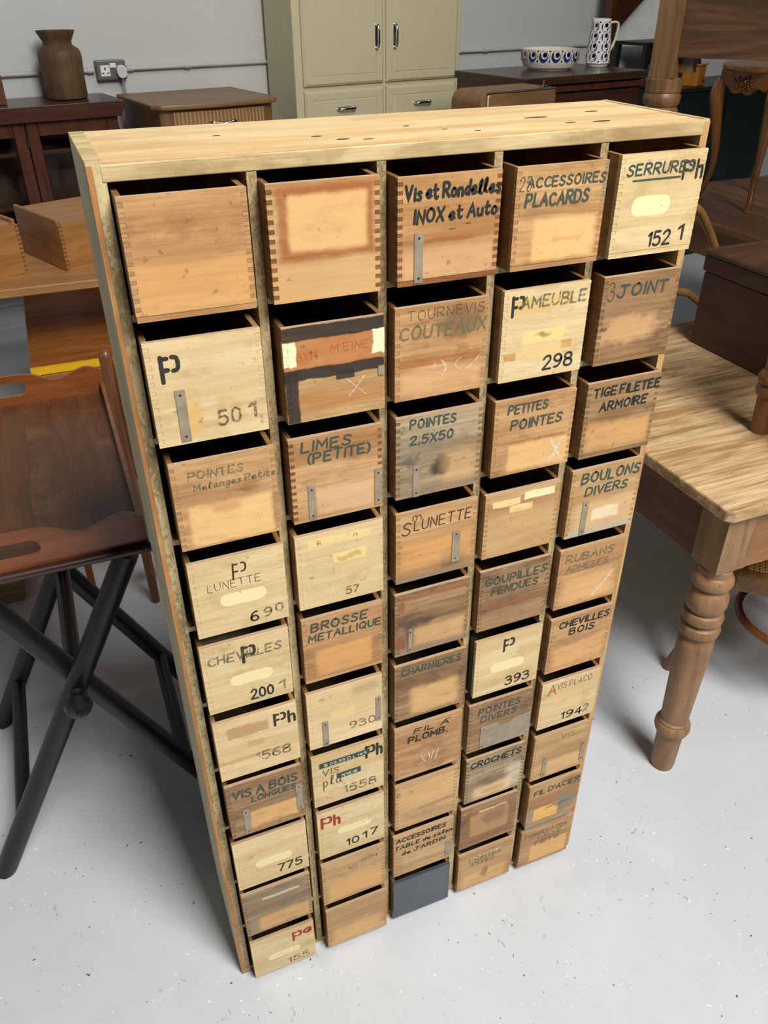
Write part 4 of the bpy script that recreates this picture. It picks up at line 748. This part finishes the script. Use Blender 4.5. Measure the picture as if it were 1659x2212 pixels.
MB().prism([(x*.9+.035, z*.95+.006) for x, z in [(0, 0), (SW, 0), (SW, SHh-.012), (SW-.012, SHh), (.012, SHh), (0, SHh-.012)]], .002, .0135, 'Y').build('front_panel', M_ply, sb, bev=.002)
MB().tube([(.033, .004, .0), (.033, .004, SHh-.02), (.038, .004, SHh-.012)], .0035, 8).build('piping', M_pip, sb)
MB().tube([(.03, .008, SHh-.003), (SW-.01, .008, SHh-.001)], .003, 8).build('edge_trim', M_chr, sb)
MB().box(SW-.07, SW-.04, .02, .05, SHh+.0003, SHh+.006).box(SW-.06, SW-.05, .028, .036, SHh+.006, SHh+.028).build('latch', M_chr, sb)
# dark chest with bowl and jug
M_dc = wood('dark_walnut', '3f2414', '24120a', 'X', 1.1, .7, .35, seed=133, coat=.2)
dc = thing('dark_sideboard', 'dark walnut sideboard along the wall, under the patterned bowl and jug', 'sideboard', wf(2.93, 3.36), WA)
MB().box(-.015, .83, -.015, .57, 1.165, 1.20).build('sideboard_top', M_dc, dc, bev=.005)
MB().box(.0, .815, .02, .56, 0, 1.1645).build('body', M_dc, dc)
for z0, z1 in ((.93, 1.12), (.70, .90), (.45, .67)):
    d = MB().box(.05, .765, .004, .0195, z0, z1).build('drawer', M_dc, dc, bev=.006); MB().box(.10, .715, -.001, .0035, z0+.03, z0+.04).build('moulding', M_dkZ, d)
MB().box(-.008, .823, -.004, .0195, 1.13, 1.155).build('moulding', M_dkZ, dc)
def glaze(name, h): return plain(name, h, .12, coat=.5, var=.03)
M_cream = glaze('cream_glaze', 'd6d2bf'); M_navy = glaze('navy_glaze', '1b2a72'); M_ink2 = glaze('black_glaze', '14131a')
def decal(mb, rad, th, z, rx, rz, m, off, n=18):
    mb.face([((rad(z+rz*math.sin(2*PI*k/n))+off)*math.cos(th+rx*math.cos(2*PI*k/n)/rad(z)), (rad(z+rz*math.sin(2*PI*k/n))+off)*math.sin(th+rx*math.cos(2*PI*k/n)/rad(z)), z+rz*math.sin(2*PI*k/n)) for k in range(n)], m)
def motif(mb, rad, th, z, s):
    decal(mb, rad, th, z, s, s*1.1, 1, .0005); decal(mb, rad, th+s*.17/rad(z), z+s*.19, s*.68, s*.70, 0, .0009)
    decal(mb, rad, th+s*.27/rad(z), z+s*.30, s*.46, s*.48, 2, .0013)
bwl = thing('patterned_bowl', 'cream bowl with a band of navy circles, on the dark sideboard', 'bowl', wf(3.375, 3.70, 1.2005), WA)
BR = .152
mb = MB().lathe([(.115, 0), (.118, .008), (.135, .012), (BR-.006, .03), (BR, .045), (BR+.001, .095), (BR-.004, .096), (BR-.006, .05), (.12, .02), (.01, .016)], n=48)
for k in range(15): motif(mb, lambda z: BR+.0004, 2*PI*k/15, .066, .0245)
for k in range(15):
    decal(mb, lambda z: BR+.0004, 2*PI*(k+.5)/15, .090, .005, .004, 2, .0005); decal(mb, lambda z: BR+.0004, 2*PI*(k+.5)/15, .045, .005, .004, 2, .0005); decal(mb, lambda z: BR+.0004, 2*PI*(k+.5)/15, .066, .0012, .02, 2, .0004)
mb.build('bowl_body', [M_cream, M_navy, M_ink2], bwl, smooth=True)
jg = thing('patterned_jug', 'tall white jug patterned with navy circles, on the dark sideboard', 'jug', wf(3.725-.03, 3.665, 1.2005), WA)
JR = lambda z: .068-.02*(z/.225)**1.3
mb = MB().lathe([(.054, 0), (.058, .004), (.060, .012), (.068, .018)]+[(JR(z), z) for z in [.02+.205*k/10 for k in range(11)]]+[(JR(.225)-.004, .226), (JR(.2)-.005, .2), (.05, .03), (.005, .02)], n=40)
for r in range(4):
    for k in range(6): motif(mb, JR, 2*PI*k/6+.35-r*.06, .048+r*.047, .0215)
for r in range(5):
    for k in range(6): decal(mb, JR, 2*PI*(k+.5)/6+.35-r*.06, .026+r*.046, .0045, .0045, 2, .0006)
mb.build('jug_body', [glaze('white_glaze', 'dcdad2'), M_navy, M_ink2], jg, smooth=True)
MB().tube(spline([(.045, 0, .205), (.085, -.0, .208), (.098, 0, .19), (.09, 0, .13), (.066, 0, .075), (.058, 0, .066)], 6), .009, 12, flat=.7).build('handle', M_cream, jg, smooth=True, rot=(0, 0, -.35))
MB().prism([(-.048, .200), (-.040, .226), (-.066, .232)], -.012, .012, 'Y').build('spout', M_cream, jg, rot=(0, 0, -.25), bev=.004)
# leaning slatted screen, white board, black shelf table in the far corner
sl = thing('slatted_screen', 'dark brown folding slatted frame leaning on the wall behind the jug', 'screen', wf(4.66, 4.58), WA)
MB().tube([(0, 0, 0), (.03, .0, 1.1), (.035, .0, 2.1)], .043, 4).build('post', M_dkZ, sl)
an = math.atan2(.34, .36)
sp = MB()
for k in range(8):
    o = k*.075
    sp.grid([[(.07+t[0]*1.2, y, 1.30+o*1.05+t[1]*1.2*.8+dz) for y, dz in ((-.02, 0), (.02, .02), (.02, .055), (-.02, .035))] for t in ((0, 0), (.7, .72))])
sp.build('slat_panel', M_dk, sl)
bd = tag(MB().prism([(0, 0), (.75, 0), (.75, .62), (.42, .62), (0, .30)], 0, .012, 'Y').build('white_board', plain('white_board', 'f0f0ee', .5), None, wf(4.86, 4.70, .98), WA), 'white board leaning in the far corner beneath the slatted frame', 'board')
bs = thing('black_stand', 'black shelved stand holding papers in the far corner behind the jug', 'stand', wf(4.80, 4.32), WA)
for x in (.02, .48):
    for y in (.02, .28): MB().box(x-.018, x+.018, y-.018, y+.018, 0, 1.23).build('leg', M_blk, bs)
MB().box(0, .5, 0, .3, 1.2305, 1.25).build('top_shelf', M_blk, bs); MB().box(.04, .46, .04, .26, 1.0, 1.02).build('shelf', M_blk, bs); MB().box(.04, .46, .02, .03, 1.12, 1.2295).build('apron', M_blk, bs); MB().box(.04, .46, .0, .3, .4, .42).build('shelf', M_blk, bs)
pp = MB()
for k in range(9): pp.box(.06, .44, .05, .25, 1.0205+k*.006, 1.0235+k*.006)
tag(pp.build('paper_stack', plain('paper', 'b8b8b2', .7), None, wf(4.80, 4.32), WA), 'stack of white papers on the black stand shelf', 'papers')['kind'] = 'stuff'
